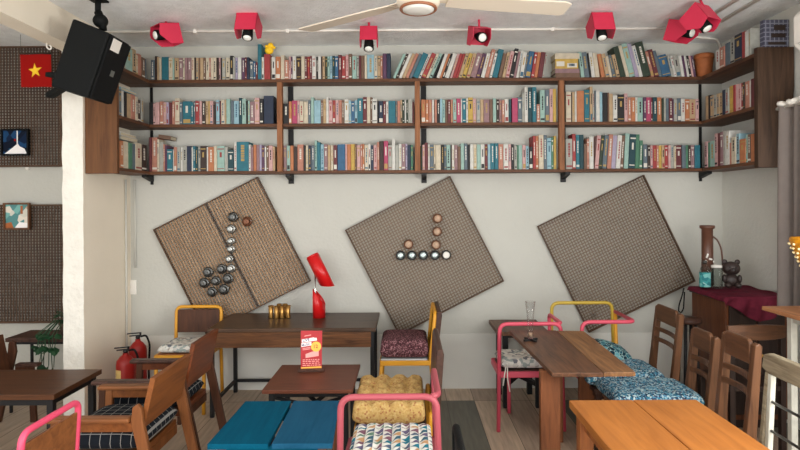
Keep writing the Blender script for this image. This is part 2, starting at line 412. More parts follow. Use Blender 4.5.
def cushion_mb(w, d, t, nx=0, ny=0, dip=.35, power=6, seed=1, n=36, wob=.0):
    """stuffed cushion centred on the origin, resting on z=0; nx*ny tufts"""
    rnd = random.Random(seed)
    mb = MB(); vs, fs = [], []
    ph = [rnd.uniform(0, 6.28) for _ in range(4)]
    for side in (1, -1):
        for i in range(n+1):
            for j in range(n+1):
                u, v = -1+2*i/n, -1+2*j/n
                f = max(0, (1-abs(u)**power)*(1-abs(v)**power))**.45
                z = f
                if side > 0 and nx:
                    q = 1.0
                    for a in range(nx):
                        cu = -1+2*(a+.5)/nx
                        for b in range(ny):
                            cv = -1+2*(b+.5)/ny
                            dd = ((u-cu)*nx)**2 + ((v-cv)*ny)**2
                            q -= dip*math.exp(-dd*3.0)*.7
                    # grooves between pads
                    gu = min(abs(u-(-1+2*a/nx)) for a in range(1, nx)) if nx > 1 else 9
                    gv = min(abs(v-(-1+2*b/ny)) for b in range(1, ny)) if ny > 1 else 9
                    q -= dip*.9*math.exp(-(gu*nx*2.2)**2) + dip*.55*math.exp(-(gv*ny*2.2)**2)
                    q += dip*.4
                    z *= max(.2, q)
                edge = 1 + wob*math.sin(5*u+ph[0])*math.sin(4*v+ph[1])
                x = w/2*u*(.96+.04*f)*edge; y = d/2*v*(.96+.04*f)*edge
                vs.append((x, y, t*.42 + (t*.58*z if side > 0 else -t*.42*f)))
    k = (n+1)*(n+1)
    for i in range(n):
        for j in range(n):
            a, b, c, e = i*(n+1)+j, (i+1)*(n+1)+j, (i+1)*(n+1)+j+1, i*(n+1)+j+1
            fs.append((a, b, c, e)); fs.append((k+a, k+e, k+c, k+b))
    mb.add(vs, fs, 0, None, True)
    return mb
def weld(o, dist=1e-4):
    bm = bmesh.new(); bm.from_mesh(o.data); bmesh.ops.remove_doubles(bm, verts=bm.verts, dist=dist); bmesh.ops.recalc_face_normals(bm, faces=bm.faces); bm.to_mesh(o.data); bm.free()
    return o
# ------------------------------------------------------------------ room
def wall_with_hole(x0, x1, y0, y1, z0, z1, hy0, hy1, hz0, hz1):
    mb = MB()
    mb.box((x0, y0, z0), (x1, hy0, z1)); mb.box((x0, hy1, z0), (x1, y1, z1))
    mb.box((x0, hy0, z0), (x1, hy1, hz0)); mb.box((x0, hy0, hz1), (x1, hy1, z1))
    return mb
XL, XR, YF = -4.3, 2.62, -3.2
mb = MB(); mb.box((XL-.2, YF-.1, -.12), (XR+.2, YB+.2, 0)); struct('floor', mb, M['floor'])
mb = MB(); mb.box((XL-.2, YF, CEIL), (XR+.2, YB+.2, CEIL+.15)); struct('ceiling', mb, M['ceiling'])
mb = MB(); mb.box((XL-.2, YB, 0), (XR+.2, YB+.2, CEIL)); struct('wall_back', mb, M['wall'])
struct('wall_left', wall_with_hole(XL-.2, XL, YF, YB, 0, CEIL, -2.2, 2.6, .7, 2.4), M['wall'])  # opening put into the unseen left wall to let light in
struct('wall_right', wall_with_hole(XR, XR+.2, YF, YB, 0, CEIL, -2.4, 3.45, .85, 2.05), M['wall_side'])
mb = MB()
for y in (-2.4, -.9, .6, 2.0, 3.39): mb.box((XR+.05, y, .85), (XR+.11, y+.06, 2.05))
for z in (.85, 1.99): mb.box((XR+.05, -2.34, z), (XR+.11, 3.39, z+.06))
w = struct('window_1', mb, M['white'])
mb = MB(); mb.box((XR+.075, -2.34, .91), (XR+.081, 3.39, 1.99)); mb.build('pane', M['glass'], w)
# stub wall with rough end that carries the shelf's speaker end
mb = MB()
SX0, SX1, SY = -2.46, -2.312, 3.93
# rough front edge: wavy column of small quads
n = 40; vs, fs = [], []
rnd = random.Random(3)
prev = None
for i in range(n+1):
    z = 2.64*i/n
    a = SX0 + rnd.uniform(-.003, .003); b = SX1 + rnd.uniform(-.001, .001); yy = SY + rnd.uniform(-.002, .002)
    vs += [(a, yy, z), (b, yy, z), (b, YB, z), (a, YB, z)]
for i in range(n):
    for k in range(4):
        j = (k+1) % 4; fs.append((i*4+k, i*4+j, (i+1)*4+j, (i+1)*4+k))
fs += [(3,2,1,0), (n*4, n*4+1, n*4+2, n*4+3)]
mb.add(vs, fs)
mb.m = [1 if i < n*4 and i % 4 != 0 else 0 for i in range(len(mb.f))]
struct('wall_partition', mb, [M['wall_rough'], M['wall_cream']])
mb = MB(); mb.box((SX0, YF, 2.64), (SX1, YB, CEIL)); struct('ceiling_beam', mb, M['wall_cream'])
mb = MB(); mb.box((SX1+.002, YB-.012, 0), (XR-.001, YB-.0005, .455)); struct('trim_1', mb, M['dado'])

# ------------------------------------------------------------------ bookshelf
ZT = [P(408, 78.3, 4.44).z, P(408, 122.8, 4.44).z, P(408, 169.9, 4.44).z]   # upper faces of the boards
TH = [.027, .025, .024]
YF_S = 4.44
XLI, XRI = -2.075, 2.365
shelf = thing('bookshelf', 'long three-tier wooden wall bookshelf wrapping both corners, above the tilted lattice panels', 'bookshelf', (0, 4.45, ZT[2]-.04))
def sh(name, mb, m, bevel=.003):
    o = mb.build(name, m, None, bevel); o.parent = shelf; o.matrix_parent_inverse = Matrix.Translation(-shelf.location); return o
for z, t in zip(ZT, TH):
    mb = MB(); mb.box((SX1+.006, YF_S, z-t), (XR-.006, YB-.004, z)); sh('shelf_board', mb, M['shelf'])
    mb = MB(); mb.box((SX1+.006, 3.985, z-t), (XLI, YF_S-.002, z)); sh('return_board', mb, M['shelf_y'])
    mb = MB(); mb.box((XRI, 3.763, z-t), (XR-.006, YF_S-.002, z)); sh('return_board', mb, M['shelf_y'])
mb = MB(); mb.box((SX1+.004, 3.95, ZT[2]-.045), (XLI-.005, 3.984, ZT[0]+.005)); sh('end_panel', mb, M['panel'])
mb = MB()
zz0, zz1 = ZT[2]-.045, ZT[0]+.03
pts = [(XRI-.004, zz0), (XR-.05, zz0), (XR-.02, zz0+.1), (XR-.035, zz0+.3), (XR-.012, zz0+.55), (XR-.012, zz1), (XRI-.004, zz1)]
mb.prism(pts, 3.718, 3.761); sh('end_panel', mb, M['panel_dk'])
UPX = [P(279.5, 125, 4.42).x, P(417.5, 125, 4.42).x, P(562, 125, 4.42).x]
for x in UPX:
    mb = MB(); mb.box((x-.021, 4.418, ZT[2]-.01), (x+.021, 4.439, ZT[0]-TH[0]-.001)); 
    for z, t in ((ZT[2], ZT[1]-TH[1]), (ZT[1], ZT[0]-TH[0])): mb.box((x-.021, YF_S+.001, z+.001), (x+.021, 4.47, t-.001))
    sh('upright', mb, M['upright'])
for x in UPX + [P(151, 125, 4.58).x, P(701, 125, 4.58).x]:
    mb = MB()
    xo = x+.055 if x in UPX else x; hw = .022 if x in UPX else .011
    for z, t in ((ZT[2], ZT[1]-TH[1]), (ZT[1], ZT[0]-TH[0])):
        mb.box((xo-hw, YB-.012, z+.002), (xo+hw, YB-.004, t-.002))
    mb.box((xo-hw, YB-.012, ZT[2]-.10), (xo+hw, YB-.004, ZT[2]-TH[2]-.001))
    mb.prism([(YB-.013, ZT[2]-TH[2]-.001), (4.45, ZT[2]-TH[2]-.001), (4.45, ZT[2]-TH[2]-.02), (YB-.013, ZT[2]-TH[2]-.05)], xo-.018, xo+.018, 'X')
    sh('bracket', mb, M['steel_black'], 0)

# ------------------------------------------------------------------ books
PAL = {  # code: (name, rgb)
 'cr': ('cream', (222, 206, 176)), 'wh': ('white', (226, 224, 214)), 'gy': ('grey', (178, 178, 166)), 'ta': ('tan', (204, 168, 122)),
 'br': ('brown', (128, 92, 70)), 'db': ('dark-brown', (64, 44, 36)), 'bk': ('black', (34, 32, 34)), 'rd': ('red', (186, 54, 54)),
 'ma': ('maroon', (120, 46, 52)), 'pk': ('pink', (222, 168, 164)), 'sa': ('salmon', (206, 130, 104)), 'mg': ('magenta', (204, 62, 106)),
 'or': ('orange', (212, 122, 70)), 'ye': ('yellow', (220, 176, 66)), 'gn': ('green', (74, 138, 104)), 'dg': ('dark-green', (48, 66, 48)),
 'mi': ('mint', (156, 198, 184)), 'te': ('teal', (28, 120, 140)), 'lb': ('pale-blue', (146, 194, 210)), 'bl': ('blue', (46, 104, 150)),
 'nv': ('navy', (36, 50, 78)), 'pu': ('purple', (98, 56, 92)), 'li': ('lilac', (176, 164, 192)), 'sl': ('slate', (98, 116, 128)),
 'mv': ('mauve', (160, 118, 122)), 'dt': ('dark-teal', (22, 72, 82)),
}
def mute(c):
    g = sum(c)/3; return tuple((g+(v-g)*.80)*.86 for v in c)
BM = {k: plain('book_'+v[0].replace(' ', '_'), rgb(*mute(v[1])), .6, var=.14, vscale=26) for k, v in PAL.items()}
PAGES = plain('book_pages', rgb(186, 174, 150), .9, var=.06, vscale=60)
INK = {k: plain('book_ink_'+k, rgb(*mute(c)), .6) for k, c in {'w': (236, 230, 214), 'k': (40, 38, 42), 'r': (176, 60, 60), 'g': (200, 160, 80), 'b': (60, 110, 140)}.items()}
LIGHT = set('cr wh gy ta pk ye mi lb li'.split())

class Geo:
    """collects several books in one mesh"""
    def __init__(s): s.mb = MB(); s.mats = []
    def idx(s, m):
        if m not in s.mats: s.mats.append(m)
        return s.mats.index(m)

def book_geo(g, code, th, h, d, rnd, Mx):
    """book with its spine at y=0 facing -y, standing on z=0, x from 0 to th"""
    mb = g.mb; c = g.idx(BM[code]); pg = g.idx(PAGES)
    b = min(.0022, th*.14)
    k = min(.004, th*.25)
    prof = [(0, d), (0, k), (k*.35, k*.3), (k, 0), (th-k, 0), (th-k*.35, k*.3), (th, k), (th, d), (th-b, d), (th-b, k*1.4), (b, k*1.4), (b, d)]
    n = len(prof); vs = [(x, y, 0) for x, y in prof] + [(x, y, h) for x, y in prof]
    fs = [(i, (i+1) % n, (i+1) % n+n, i+n) for i in range(n)]
    # caps as quads strips (boards + spine)
    for o, rev in ((0, True), (n, False)):
        quads = [(0,1,10,11), (1,2,9,10), (2,3,4,5), (2,5,6,9), (6,7,8,9)]
        for q in quads:
            q = tuple(o+i for i in q); fs.append(q[::-1] if rev else q)
    mb.add(vs, fs, c, Mx)
    mb.box((b, k*1.4, .003), (th-b, d-.003, h-.003), pg, Mx)
    # printed bands on the spine
    if th > .012 and rnd.random() < .72:
        light = code in LIGHT
        inks = ['k', 'r', 'b', 'k', 'g'] if light else ['w', 'w', 'g', 'w']
        e = .0006
        r = rnd.random()
        def band(z0, z1, x0, x1, ink):
            mb.add([(x0, -e, z0), (x1, -e, z0), (x1, -e, z1), (x0, -e, z1), (x0, .001, z0), (x1, .001, z0), (x1, .001, z1), (x0, .001, z1)],
                   [(0,1,2,3), (1,5,6,2), (5,4,7,6), (4,0,3,7), (3,2,6,7), (4,5,1,0)], g.idx(INK[ink]), Mx)
        ink = rnd.choice(inks)
        cx0, cx1 = th*.36, th*.64
        if r < .55:      # a title running down the spine as a dashed line of letters
            z = h*rnd.uniform(.80, .9); zend = h*rnd.uniform(.3, .5)
            while z > zend:
                l = rnd.uniform(.006, .022); band(z-l, z, cx0, cx1, ink); z -= l + .004
            if rnd.random() < .5: band(h*.06, h*.12, k, th-k, ink)
        elif r < .8:
            band(h*.86, h*.9, k, th-k, ink); band(h*.55, h*.75, cx0, cx1, ink); band(h*.08, h*.11, k, th-k, ink)
        elif r < .9:
            band(h*.05, h*.22, k, th-k, rnd.choice(inks))
            band(h*.5, h*.8, cx0, cx1, ink)

# token: code end-coordinate in the close-up [h height in px] [t lean in degrees, + = top towards the curtain]
ROWS = {}   # (row) -> list of (x0px, x1px, code, h, lean)
def row(key, org, start, text, hd):
    lst = ROWS.setdefault(key, []); x = start
    for tok in text.split():
        m = re.match(r'([a-z]{2}|_)(\d+)', tok); hh = re.search(r'h(\d+)', tok[2:]); tt = re.search(r't(-?\d+)', tok[2:])
        c, e = m.group(1), int(m.group(2))
        if c != '_': lst.append((org+x/10, org+e/10, c, float(hh.group(1) if hh else hd), float(tt.group(1) if tt else 0)))
        x = e
row('top', 120, 318, 'sl355h20 db380h24 ta402h23 cr425h22 te500h23 cr540 mi555h21 ta600 mv640 cr662 mv690 mv730 cr760 db775 ta800', 22)
row('top', 200, 0, 'br15 ta50 br70 cr105 sa125 cr150 cr180 db205 pk222 bk240 gy275 cr315 bk350h24 gy370 li400 wh435 pu470 ma490 nv515 sl555h19 bl578h18 ma600h17 te640h35 wh665 rd725h25 br740 wh780', 22)
row('top', 280, -20, 'or30 cr70h24 sa115h19 pk135 pu152 wh190h23 db240 cr275 ma300 rd325 ma350h23 wh390 bk410 wh440 db455 ta480 dg505 mi530 lb555 dt580h23 bl615 ma650h24 rd690 pk720h24 br755h25 mi800', 22.5)
row('top', 360, 0, 'gy25 ma45 br80 cr105 lb178h24 cr212 ta243 sa264 pu305h25 nv345h25', 23)
row('top', 360, 362, 'mi395t24 db420t24 wh455t24 ta490t24 sa525t24 sl560t24 te622t24 wh650t24 rd700t24 cr730t24 mi765t24 bk785t24', 24)
row('top', 440, 0, 'wh35t20 or60t20 bk82t20 wh130t20 pk155t18 rd190t18 rd215t18 ta250t18 ye290t18 ta330t17 mv390t17 pu430t17 wh470t15 sa512t15h28 wh540t14 te598t14h28 br635t13 ta668t12h25 pk708t12h26 bk748t11h29 mv775t11h26 wh800t11h27', 24)
row('top', 520, 20, 'wh60t10 sl82t10 bl135t10h26 rd168t9h25 or202t9 ma250t9h25 gy268t9', 25)
row('top', 520, 600, 'mi635t-7h25 sl690t-7h25 bk705t-7 wh745t-7h25 cr790t-7', 24)
row('top', 600, 0, 'or40t-10 ta80t-11 cr108t-11h21 sl142t-12h22 ta178t-13h22 dg235t-14h30 cr270t-14h31 mi328t-14h33 li368t-14h33 wh405t-14h31 dg485t-14h34 sa520t-14h25 ma565t-14h27 sl600t-14h26 bl690t-14h21 gy720t-12h21 wh745t-11h21 gy790t-10h21', 23)
row('top', 680, 0, 'wh30t-9 pu58t-9 wh80t-9 bk108t-9 pk130t-9 pu150t-9', 21)
row('mid', 115, 318, 'dg345h21 bk385h22 pk410h21 pk450h22 sa490h23 pk520h22 li545 ma580h22 sa605h23 cr652h26 sl682h22 te765h23 te790h22', 22)
row('mid', 195, -5, 'sl12 rd50h23 pk75 db110h23 ta140 ye155 pk190 db215h19 lb250h24 ma268h23 cr305h24 ta320h24 mi360h25 sl395 lb445 dt475h26 mi515h25 bk535h23 mi555 mv600h22 pk650h26 bk690h25 nv790h28', 23)
row('mid', 275, 72, 'bk130h20 or160h22 mg215h23 pk240 cr280h22 cr325h22 sl355h23 mi385h26 lb455h23 br480 ta510h24 wh535h26 pk575h23 rd605h23 pk640h23 sa670h23 br695 wh740h24 lb765h23 bl800h22', 23)
row('mid', 355, 0, 'lb28 te85h25 ma125h26 cr160h26 br180h26 wh230h24 bk245h22 nv290h22 ma320h22 wh345h21 te415h22 sl435h22 sa465h22 ta485 dg510h23 wh525 dg545 gy590h24 ma606h21', 23)
row('mid', 435, 0, 'sa25 bk55h23 lb80h24 mi110 br135h23 ma165 sa190h23 mi225 mg270h24 wh285 te325h24 wh345h24 ye395h25 pk430h24 gy470 ta505h23 mv565h23 br600 mi635h24 db665h23 mv690 sa720h22 wh760h23 dt790h23', 23)
row('mid', 415, 62, 'or108 or140 sa175 wh195', 23)
row('mid', 515, -5, 'mg55h24 sl100h25 gy125h29 wh160h35 dt205h35 te250h35 sa285h18 mi335h32 sl380h32 pk415h33 ye450h33', 30)
row('mid', 515, 505, 'cr560h30 db570h29 ta600h30 wh620h31 or695h31 te750h32 ta780h35 gy797h34', 30)
row('mid', 595, 0, 'sl15h31 wh55h31 lb85h30 bk135h29 br150h29 ta190h28 wh235h26 bk305h27 pk340h28 sa375h24 or420h24 wh445h24 mi500h24 pu530h24 mg580h24 ma600h24 dt645h24 or690h24 dg715h23 gy735 sl765h23 ma800h23', 24)
row('mid', 675, 0, 'pu15 gy50h22 sl90h23 wh130h22 or180h22 ta240h22 pk275h22', 22)
row('bot', 115, 335, 'ma360h34 sa415h34 cr435h32 gy475h29 sa492h27 pu515h26 te570h22 wh585h22 sa615h24 gy650h24 wh670h24 gy715h25 nv760h25 wh775h24 te800h25', 24)
row('bot', 195, 0, 'dt25 gy50 db110h25 wh125h24 or185h24 cr215h25 mi290h25 gy325h24 dt385h21 wh412h29 te535h29 wh555h26 mv580 or610h26 mv640h26 li665h26 pu695h25 wh710h24 br735h25 pk775h25 ta800h24', 24)
row('bot', 275, 62, 'mv95 mi130 or165 db205h24 sa270h26 bk290h25 cr320h25 nv350 sl385h25 mi410h30 te445h28 lb480h26 mv520h26 ta550h25 cr580h25 ma620h25 bl700h26 pk720h26 or760h26 ye800h26', 25)
row('bot', 355, 0, 'br20h26 pk60h25 sa80h26 or100h26 cr140h25 wh165h26 nv195h25 pk230h25 sa255h28 db300h29 mg345h29 gy385h25 wh420h31 gy455h25 wh485h26 mv525h26 li545h26 nv580h25 gn604h25', 25)
row('bot', 415, 45, 'dg64h24 pk90h25 ma122h27 wh140 sl180h25 cr200', 25)
row('bot', 435, 0, 'cr55 bk85h25 sl110h25 mi150 db165 wh190 mv225 br255h23 mi290h26 sl325h26 bk350h25 wh385h25 cr420h25 mi460h25 wh500h25 ma530h25 lb560h25 te600h26 te640h26 sa690h25 wh740h25 pk770h25 bk800h25', 24.5)
row('bot', 515, 0, 'gy30h23 gn45h24 mi85h24 pk120h24 lb150h23 bk190h22 rd220h33 or250h33 cr300h34 sl335h34 lb380h31 gn405h32 ye432h33 sa458h33', 24)
row('bot', 515, 505, 'gy575h30 rd610h35 te650h34 dt690h34 br720h25 sa745h30 wh790h32', 33)
row('bot', 595, 0, 'pk40h33t5 dg75h33t5 sl120h33t5 sa165h34t4 li210h33t4 wh255h33t4 br290h33t4 mi335h35t3 dt400h34t3 gn440h34t2 gn475h28t2 sl520h24 db550h23 pk575h23 rd615h23 sa640h23 ye670h23 ta700h23 rd735h23 pk760h23 gy795h24', 24)
row('bot', 675, 0, 'cr20h22 ma80h23 sl120h23 gn145h23 db175h23 mv215h23 te272h23', 23)
for k in ROWS: ROWS[k].sort(key=lambda r: r[0])

BOOKS = []    # dicts with geometry recipe, rank and words
BASEPX = {'top': 0, 'mid': 1, 'bot': 2}
TIER = {'top': 'top', 'mid': 'middle', 'bot': 'bottom'}
BAYW = ['first', 'second', 'third', 'fourth']
def scale_at(Y): return F/Y
rnd = random.Random(11)
edges = [P(277, 100, 4.465).x, P(415, 100, 4.465).x, P(559.5, 100, 4.465).x]
for key, lst in ROWS.items():
    zi = BASEPX[key]; z = ZT[zi]+.0006
    if key == 'top':
        segs = [(-2.085, P(553, 80, 4.465).x-.004), (P(580, 80, 4.465).x+.004, P(696, 80, 4.465).x)]
        bounds = segs
    else:
        xs = [-2.085] + [v for u in UPX for v in (u-.0225, u+.0225)] + [XRI-.003]
        bounds = [(xs[i], xs[i+1]) for i in range(0, 8, 2)]
    for bi, (b0, b1) in enumerate(bounds):
        py = 75 if key == 'top' else 120 if key == 'mid' else 168
        mem = [r for r in lst if b0-.012 <= (P((r[0]+r[1])/2, py, 4.465).x) <= b1+.012]
        k = 1.0
        for attempt in range(14):
            out = []; prev = None; x = b0+.001
            for (a, e, code, hpx, lean) in mem:
                t = math.radians(lean)
                w = (e-a)*4.465/F
                th = max(.006, w*math.cos(t)*k - .0008)
                h = (hpx*4.465/F)/math.cos(t)*1.0
                h = max(.12, h)
                want = b0 + (P(a, py, 4.465).x - b0)*k
                # corner points in its own frame; leaning right pivots on the right foot
                def pose(xx):
                    R = Matrix.Rotation(t, 4, 'Y')
                    piv = Vector((th, 0, 0)) if t > 0 else Vector((0, 0, 0))
                    return Matrix.Translation((xx, 0, z)) @ Matrix.Translation(piv) @ R @ Matrix.Translation(-piv)
                def hull(Mx): return [(Mx @ Vector(c)) for c in ((0,0,0), (th,0,0), (th,0,h), (0,0,h))]
                xx = max(want, x-.02) if prev is None else want
                if prev is None: xx = max(want, b0+.001)
                Mx = pose(xx)
                q = hull(Mx)
                if prev is not None:
                    # separate the left face of this from the right face of prev over the shared heights
                    def at(p0, p1, zz):
                        if abs(p1.z-p0.z) < 1e-6: return p0.x
                        s = (zz-p0.z)/(p1.z-p0.z); return p0.x + (p1.x-p0.x)*s
                    gap = 9
                    for zz in (max(q[0].z, prev[1].z), min(q[3].z, prev[2].z), (q[0].z+q[3].z)/2, q[3].z if q[3].z < prev[2].z else prev[2].z):
                        if zz > max(q[0].z, prev[1].z)-1e-6 and zz < min(q[3].z, prev[2].z)+1e-6:
                            gap = min(gap, at(q[0], q[3], zz)-at(prev[1], prev[2], zz))
                    # feet/top corners that jut out
                    gap = min(gap, q[0].x - prev[1].x if t >= 0 else gap)
                    need = .0006 - gap
                    if need > 0: xx += need; Mx = pose(xx); q = hull(Mx)
                    elif gap > .004 and gap < 8 and False: pass
                prev = q
                out.append([code, th, h, lean, Mx, e, a, hpx])
            if not out: break
            right = max(v.x for v in prev)
            if right <= b1-.0005: break
            k *= .985 if right-b1 < .05 else .96
        for o in out:
            o.append((key, bi)); BOOKS.append(o)

def bay_of(key, x):
    i = sum(x > u for u in UPX); return i

ENTRIES = []
for code, th, h, lean, Mx, e, a, hpx, (key, bi) in BOOKS:
    yf = 4.4435 + rnd.random()*.012
    d = min(.12 + rnd.random()*.03, .582+4.0-yf)
    ENTRIES.append(dict(code=code, th=th, h=h, d=d, M=Matrix.Translation((0, yf, 0)) @ Mx, tier=key, place=('bay', bay_of(key, Mx.translation.x+.004)), order=Mx.translation.x, area=(e-a)*hpx, lean=lean))

# side returns: spines look across the room
def ret(tier, side, start, org, text, hd, k=10.0):
    zi = BASEPX[tier]; z = ZT[zi]+.0006; x = start
    XS = (XLI-.012) if side == 'L' else (XRI+.012)
    lim = [3.992, 4.425] if side == 'L' else [3.822 if tier == 'top' else 3.768, 4.425]
    items = []
    for tok in text.split():
        m = re.match(r'([a-z]{2}|_)(\d+)(?:h(\d+))?$', tok); c, e = m.group(1), int(m.group(2))
        if c != '_':
            ya, yb = XS*F/(org+x/k-CX), XS*F/(org+e/k-CX)
            items.append((min(ya, yb), max(ya, yb), c, float(m.group(3) or hd), (e-x)/k))
        x = e
    items.sort()
    ylast = lim[0]
    for (y0, y1, c, hpx, wpx) in items:
        y0 = max(y0, ylast+.0006); th = min(y1, lim[1]) - y0 - .0006
        if th < .005: continue
        h = hpx*((y0+y1)/2)/F
        R = Matrix.Rotation(PI/2 if side == 'L' else -PI/2, 4, 'Z')
        off = rnd.random()*.008
        if side == 'L': Mx = Matrix.Translation((XS-off, y0, z)) @ R          # spine faces +x
        else: Mx = Matrix.Translation((XS+off, y0+th, z)) @ R
        ENTRIES.append(dict(code=c, th=th, h=h, d=.16+rnd.random()*.04, M=Mx, tier=tier, place=('ret', side), order=y0, area=wpx*hpx, lean=0))
        ylast = y0+th
ret('top', 'L', 20, 120, 'cr45 gy70 mi140h23 ta175h24 cr200 sa230h22 br262 sl290', 20)
ret('mid', 'L', 30, 115, 'gy50 sl80h27 wh105h26 bk130h25 ta175h25 sa215h25 cr240h24 db275h22 gy300', 24)
ret('bot', 'L', 60, 115, 'or92h27 cr145h27 gn180h26 sl215h26 cr275h27 db325h26', 26)
ret('top', 'R', 360, 680, 'wh400h20 sa450h21 sl500h23 gy545h26 nv620h27 rd655h27 wh690h26 gy740h27 wh780h28', 24)
ret('top', 'R', 755, 680, 'nv820h32 wh850h32', 24)
ret('mid', 'R', 300, 675, 'ta330h24 bk350h24 ta385h23 gy415h23 ta445h23 ta475h23 nv505h25 gy540h25 ye580h27 rd605h27 pk630h27 pk655h27 rd680h27 db700h27 sa740h27 wh760h28 ma800h28', 25)
ret('bot', 'R', 290, 675, 'pk325h26 gn345h25 mi390h26 pk420h33 ma450h33 mv480h34 gy500h34 wh540h34 sa560h22 cr605h27 lb640h30 or700h24 mi720h28 br755h28 or800h28', 28)

# ---- labels: size, colour, then how many of that colour have been passed in its stretch of shelf
def ordinal(n):
    W = ['', 'first', 'second', 'third', 'fourth', 'fifth', 'sixth', 'seventh', 'eighth', 'ninth', 'tenth', 'eleventh', 'twelfth']
    return W[n] if n < len(W) else f'{n}th'
def place_words(en):
    k, v = en['place']; t = TIER[en['tier']]
    if k == 'bay': return f"{BAYW[v]} bay, {t} shelf", 'from the speaker end'
    return f"{t} shelf return by the " + ('speaker' if v == 'L' else 'curtain'), 'from the room end'
cells = {}
for en in ENTRIES: cells.setdefault((en['tier'], en['place'], en['code']), []).append(en)
for lst in cells.values():
    lst.sort(key=lambda q: q['order'])
    for i, en in enumerate(lst):
        hh = en['h']; size = 'tall' if hh > .225 else 'short' if hh < .168 else 'mid-height'
        thick = 'thick ' if en['th'] > .05 else 'thin ' if en['th'] < .019 else ''
        if en['lean'] > 8 or en['lean'] < -6: size = 'leaning'
        nm = PAL[en['code']][0]; pl, frm = place_words(en)
        en['label'] = f"{size} {thick}{nm} book, " + (f"the only {nm} one in the {pl}" if len(lst) == 1 else f"{ordinal(i+1)} {nm}{' one' if en['place'][0] == 'bay' else ''} {frm}, {pl}")
ENTRIES.sort(key=lambda q: -q['area'])
INDIVIDUAL = 296
rb = random.Random(5)
grp = {'top': 'books standing on the top shelf', 'mid': 'books standing on the middle shelf', 'bot': 'books standing on the bottom shelf'}
rest = Geo()
for i, en in enumerate(ENTRIES):
    r = random.Random(i*17+3)
    if i < INDIVIDUAL:
        g = Geo(); T = en['M'].translation.copy()
        book_geo(g, en['code'], en['th'], en['h'], en['d'], r, Matrix.Identity(4))
        o = g.mb.build('book', g.mats); o.matrix_world = en['M']
        tag(o, en['label'], 'book', grp[en['tier']])
    else:
        book_geo(rest, en['code'], en['th'], en['h'], en['d'], r, en['M'])
o = rest.mb.build('thin_books', rest.mats)
tag(o, 'the slimmest books squeezed in between the others along all three shelves', 'books', 'books along the shelves', 'stuff')
print('BOOKS total', len(ENTRIES))

def flat_book(code, cx, cy, z, lx, ly, t, rz, label, extra=None, tilt=None):
    g = Geo(); c = g.idx(BM[code]); pg = g.idx(PAGES); mb = g.mb
    b = min(.003, t*.15)
    mb.box((-lx/2, -ly/2, 0), (lx/2, ly/2, b), c); mb.box((-lx/2, -ly/2, t-b), (lx/2, ly/2, t), c); mb.box((-lx/2, -ly/2, b), (lx/2, -ly/2+b*1.5, t-b), c)
    mb.box((-lx/2+.004, -ly/2+b*1.5, b), (lx/2-.004, ly/2-.004, t-b), pg)
    if extra:
        for x0, x1, z0, z1, ink in extra: mb.box((-lx/2+lx*x0, -ly/2-.0006, t*z0), (-lx/2+lx*x1, -ly/2+.001, t*z1), g.idx(INK[ink]))
    o = mb.build('book', g.mats); o.location = (cx, cy, z); o.rotation_euler = tilt or (0, 0, rz)
    return tag(o, label, 'book', 'books lying flat on the shelves')
a, b_ = P(555, 70, 4.465), P(579, 70, 4.465)
cx, wd = (a.x+b_.x)/2, b_.x-a.x
z = ZT[0]+.0006
flat_book('br', cx, 4.513, z, wd*1.0, .134, .036, .0, 'brown book lying flat, bottom of the stack on the top shelf')
flat_book('mv', cx-.004, 4.513, z+.0366, wd*1.02, .134, .034, .02, 'mauve book lying flat, second up in the stack on the top shelf')
flat_book('ye', cx-.006, 4.513, z+.0712, wd*.94, .134, .078, -.02, 'thick yellow book lying flat in the stack on the top shelf', [(.05, .4, .25, .75, 'w'), (.52, .95, .12, .55, 'w'), (.6, .85, .25, .5, 'b')])
flat_book('cr', cx-.004, 4.513, z+.1498, wd*1.02, .134, .045, .01, 'cream book lying flat, topmost of the stack on the top shelf')
# flat books laid over the return's upright rows, beside the speaker
def top_of(tier, side): return max(e['M'].translation.z+e['h'] for e in ENTRIES if e['tier'] == tier and e['place'] == ('ret', side))
flat_book('lb', -2.185, 4.17, top_of('mid', 'L')+.001, .17, .24, .022, 0, 'pale blue book lying flat on the upright books by the speaker, middle shelf')
flat_book('gy', -2.185, 4.17, top_of('bot', 'L')+.001, .17, .26, .03, 0, 'grey book lying flat on the upright books by the speaker, bottom shelf')
flat_book('wh', -2.185, 4.16, top_of('bot', 'L')+.0318, .165, .25, .024, 0.03, 'white book lying flat on the grey one, bottom shelf by the speaker')
# ------------------------------------------------------------------ extras on the shelves
g = Geo(); mb = g.mb
pl = 0
mb.box((2.44, 3.775, ZT[0]+.0006), (2.612, 3.815, ZT[0]+.232), 0)
mb.box((2.443, 3.779, ZT[0]+.003), (2.609, 3.811, ZT[0]+.234), 1)
for i, z in enumerate((.06, .11, .16)): mb.box((2.47+.02*i, 3.7742, ZT[0]+z), (2.59, 3.776, ZT[0]+z+.02+.008*i), 2)
o = mb.build('book', [M['plaid'], PAGES, BM['db']]); tag(o, 'large book with grey-blue checked cover facing the room, top shelf by the curtain', 'book', grp['top'])
q = P(163.5, 136, 4.51)
flat_book('br', q.x+.03, 4.515, P(163, 139.0, 4.46).z, .10, .12, .03, 0, 'reddish brown book lying tilted across upright books, bottom shelf, first bay', None, (0, math.radians(9), 0))
t = thing('flower_pot', 'orange terracotta pot in the shelf corner at the end of the top shelf', 'pot', (P(705, 70, 4.48).x, 4.495, ZT[0]+.0006))
mb = MB(); mb.lathe([(.05, 0), (.056, .01), (.068, .13), (.07, .165), (.064, .165), (.06, .05), (.001, .045)], 28); mb.build('pot', M['terracotta'], t)
mb = MB(); mb.lathe([(.0705, .150), (.0745, .155), (.0745, .188), (.066, .188), (.066, .155)], 28); mb.build('rim', M['terracotta'], t)
q = P(269, 54.0, 4.49)
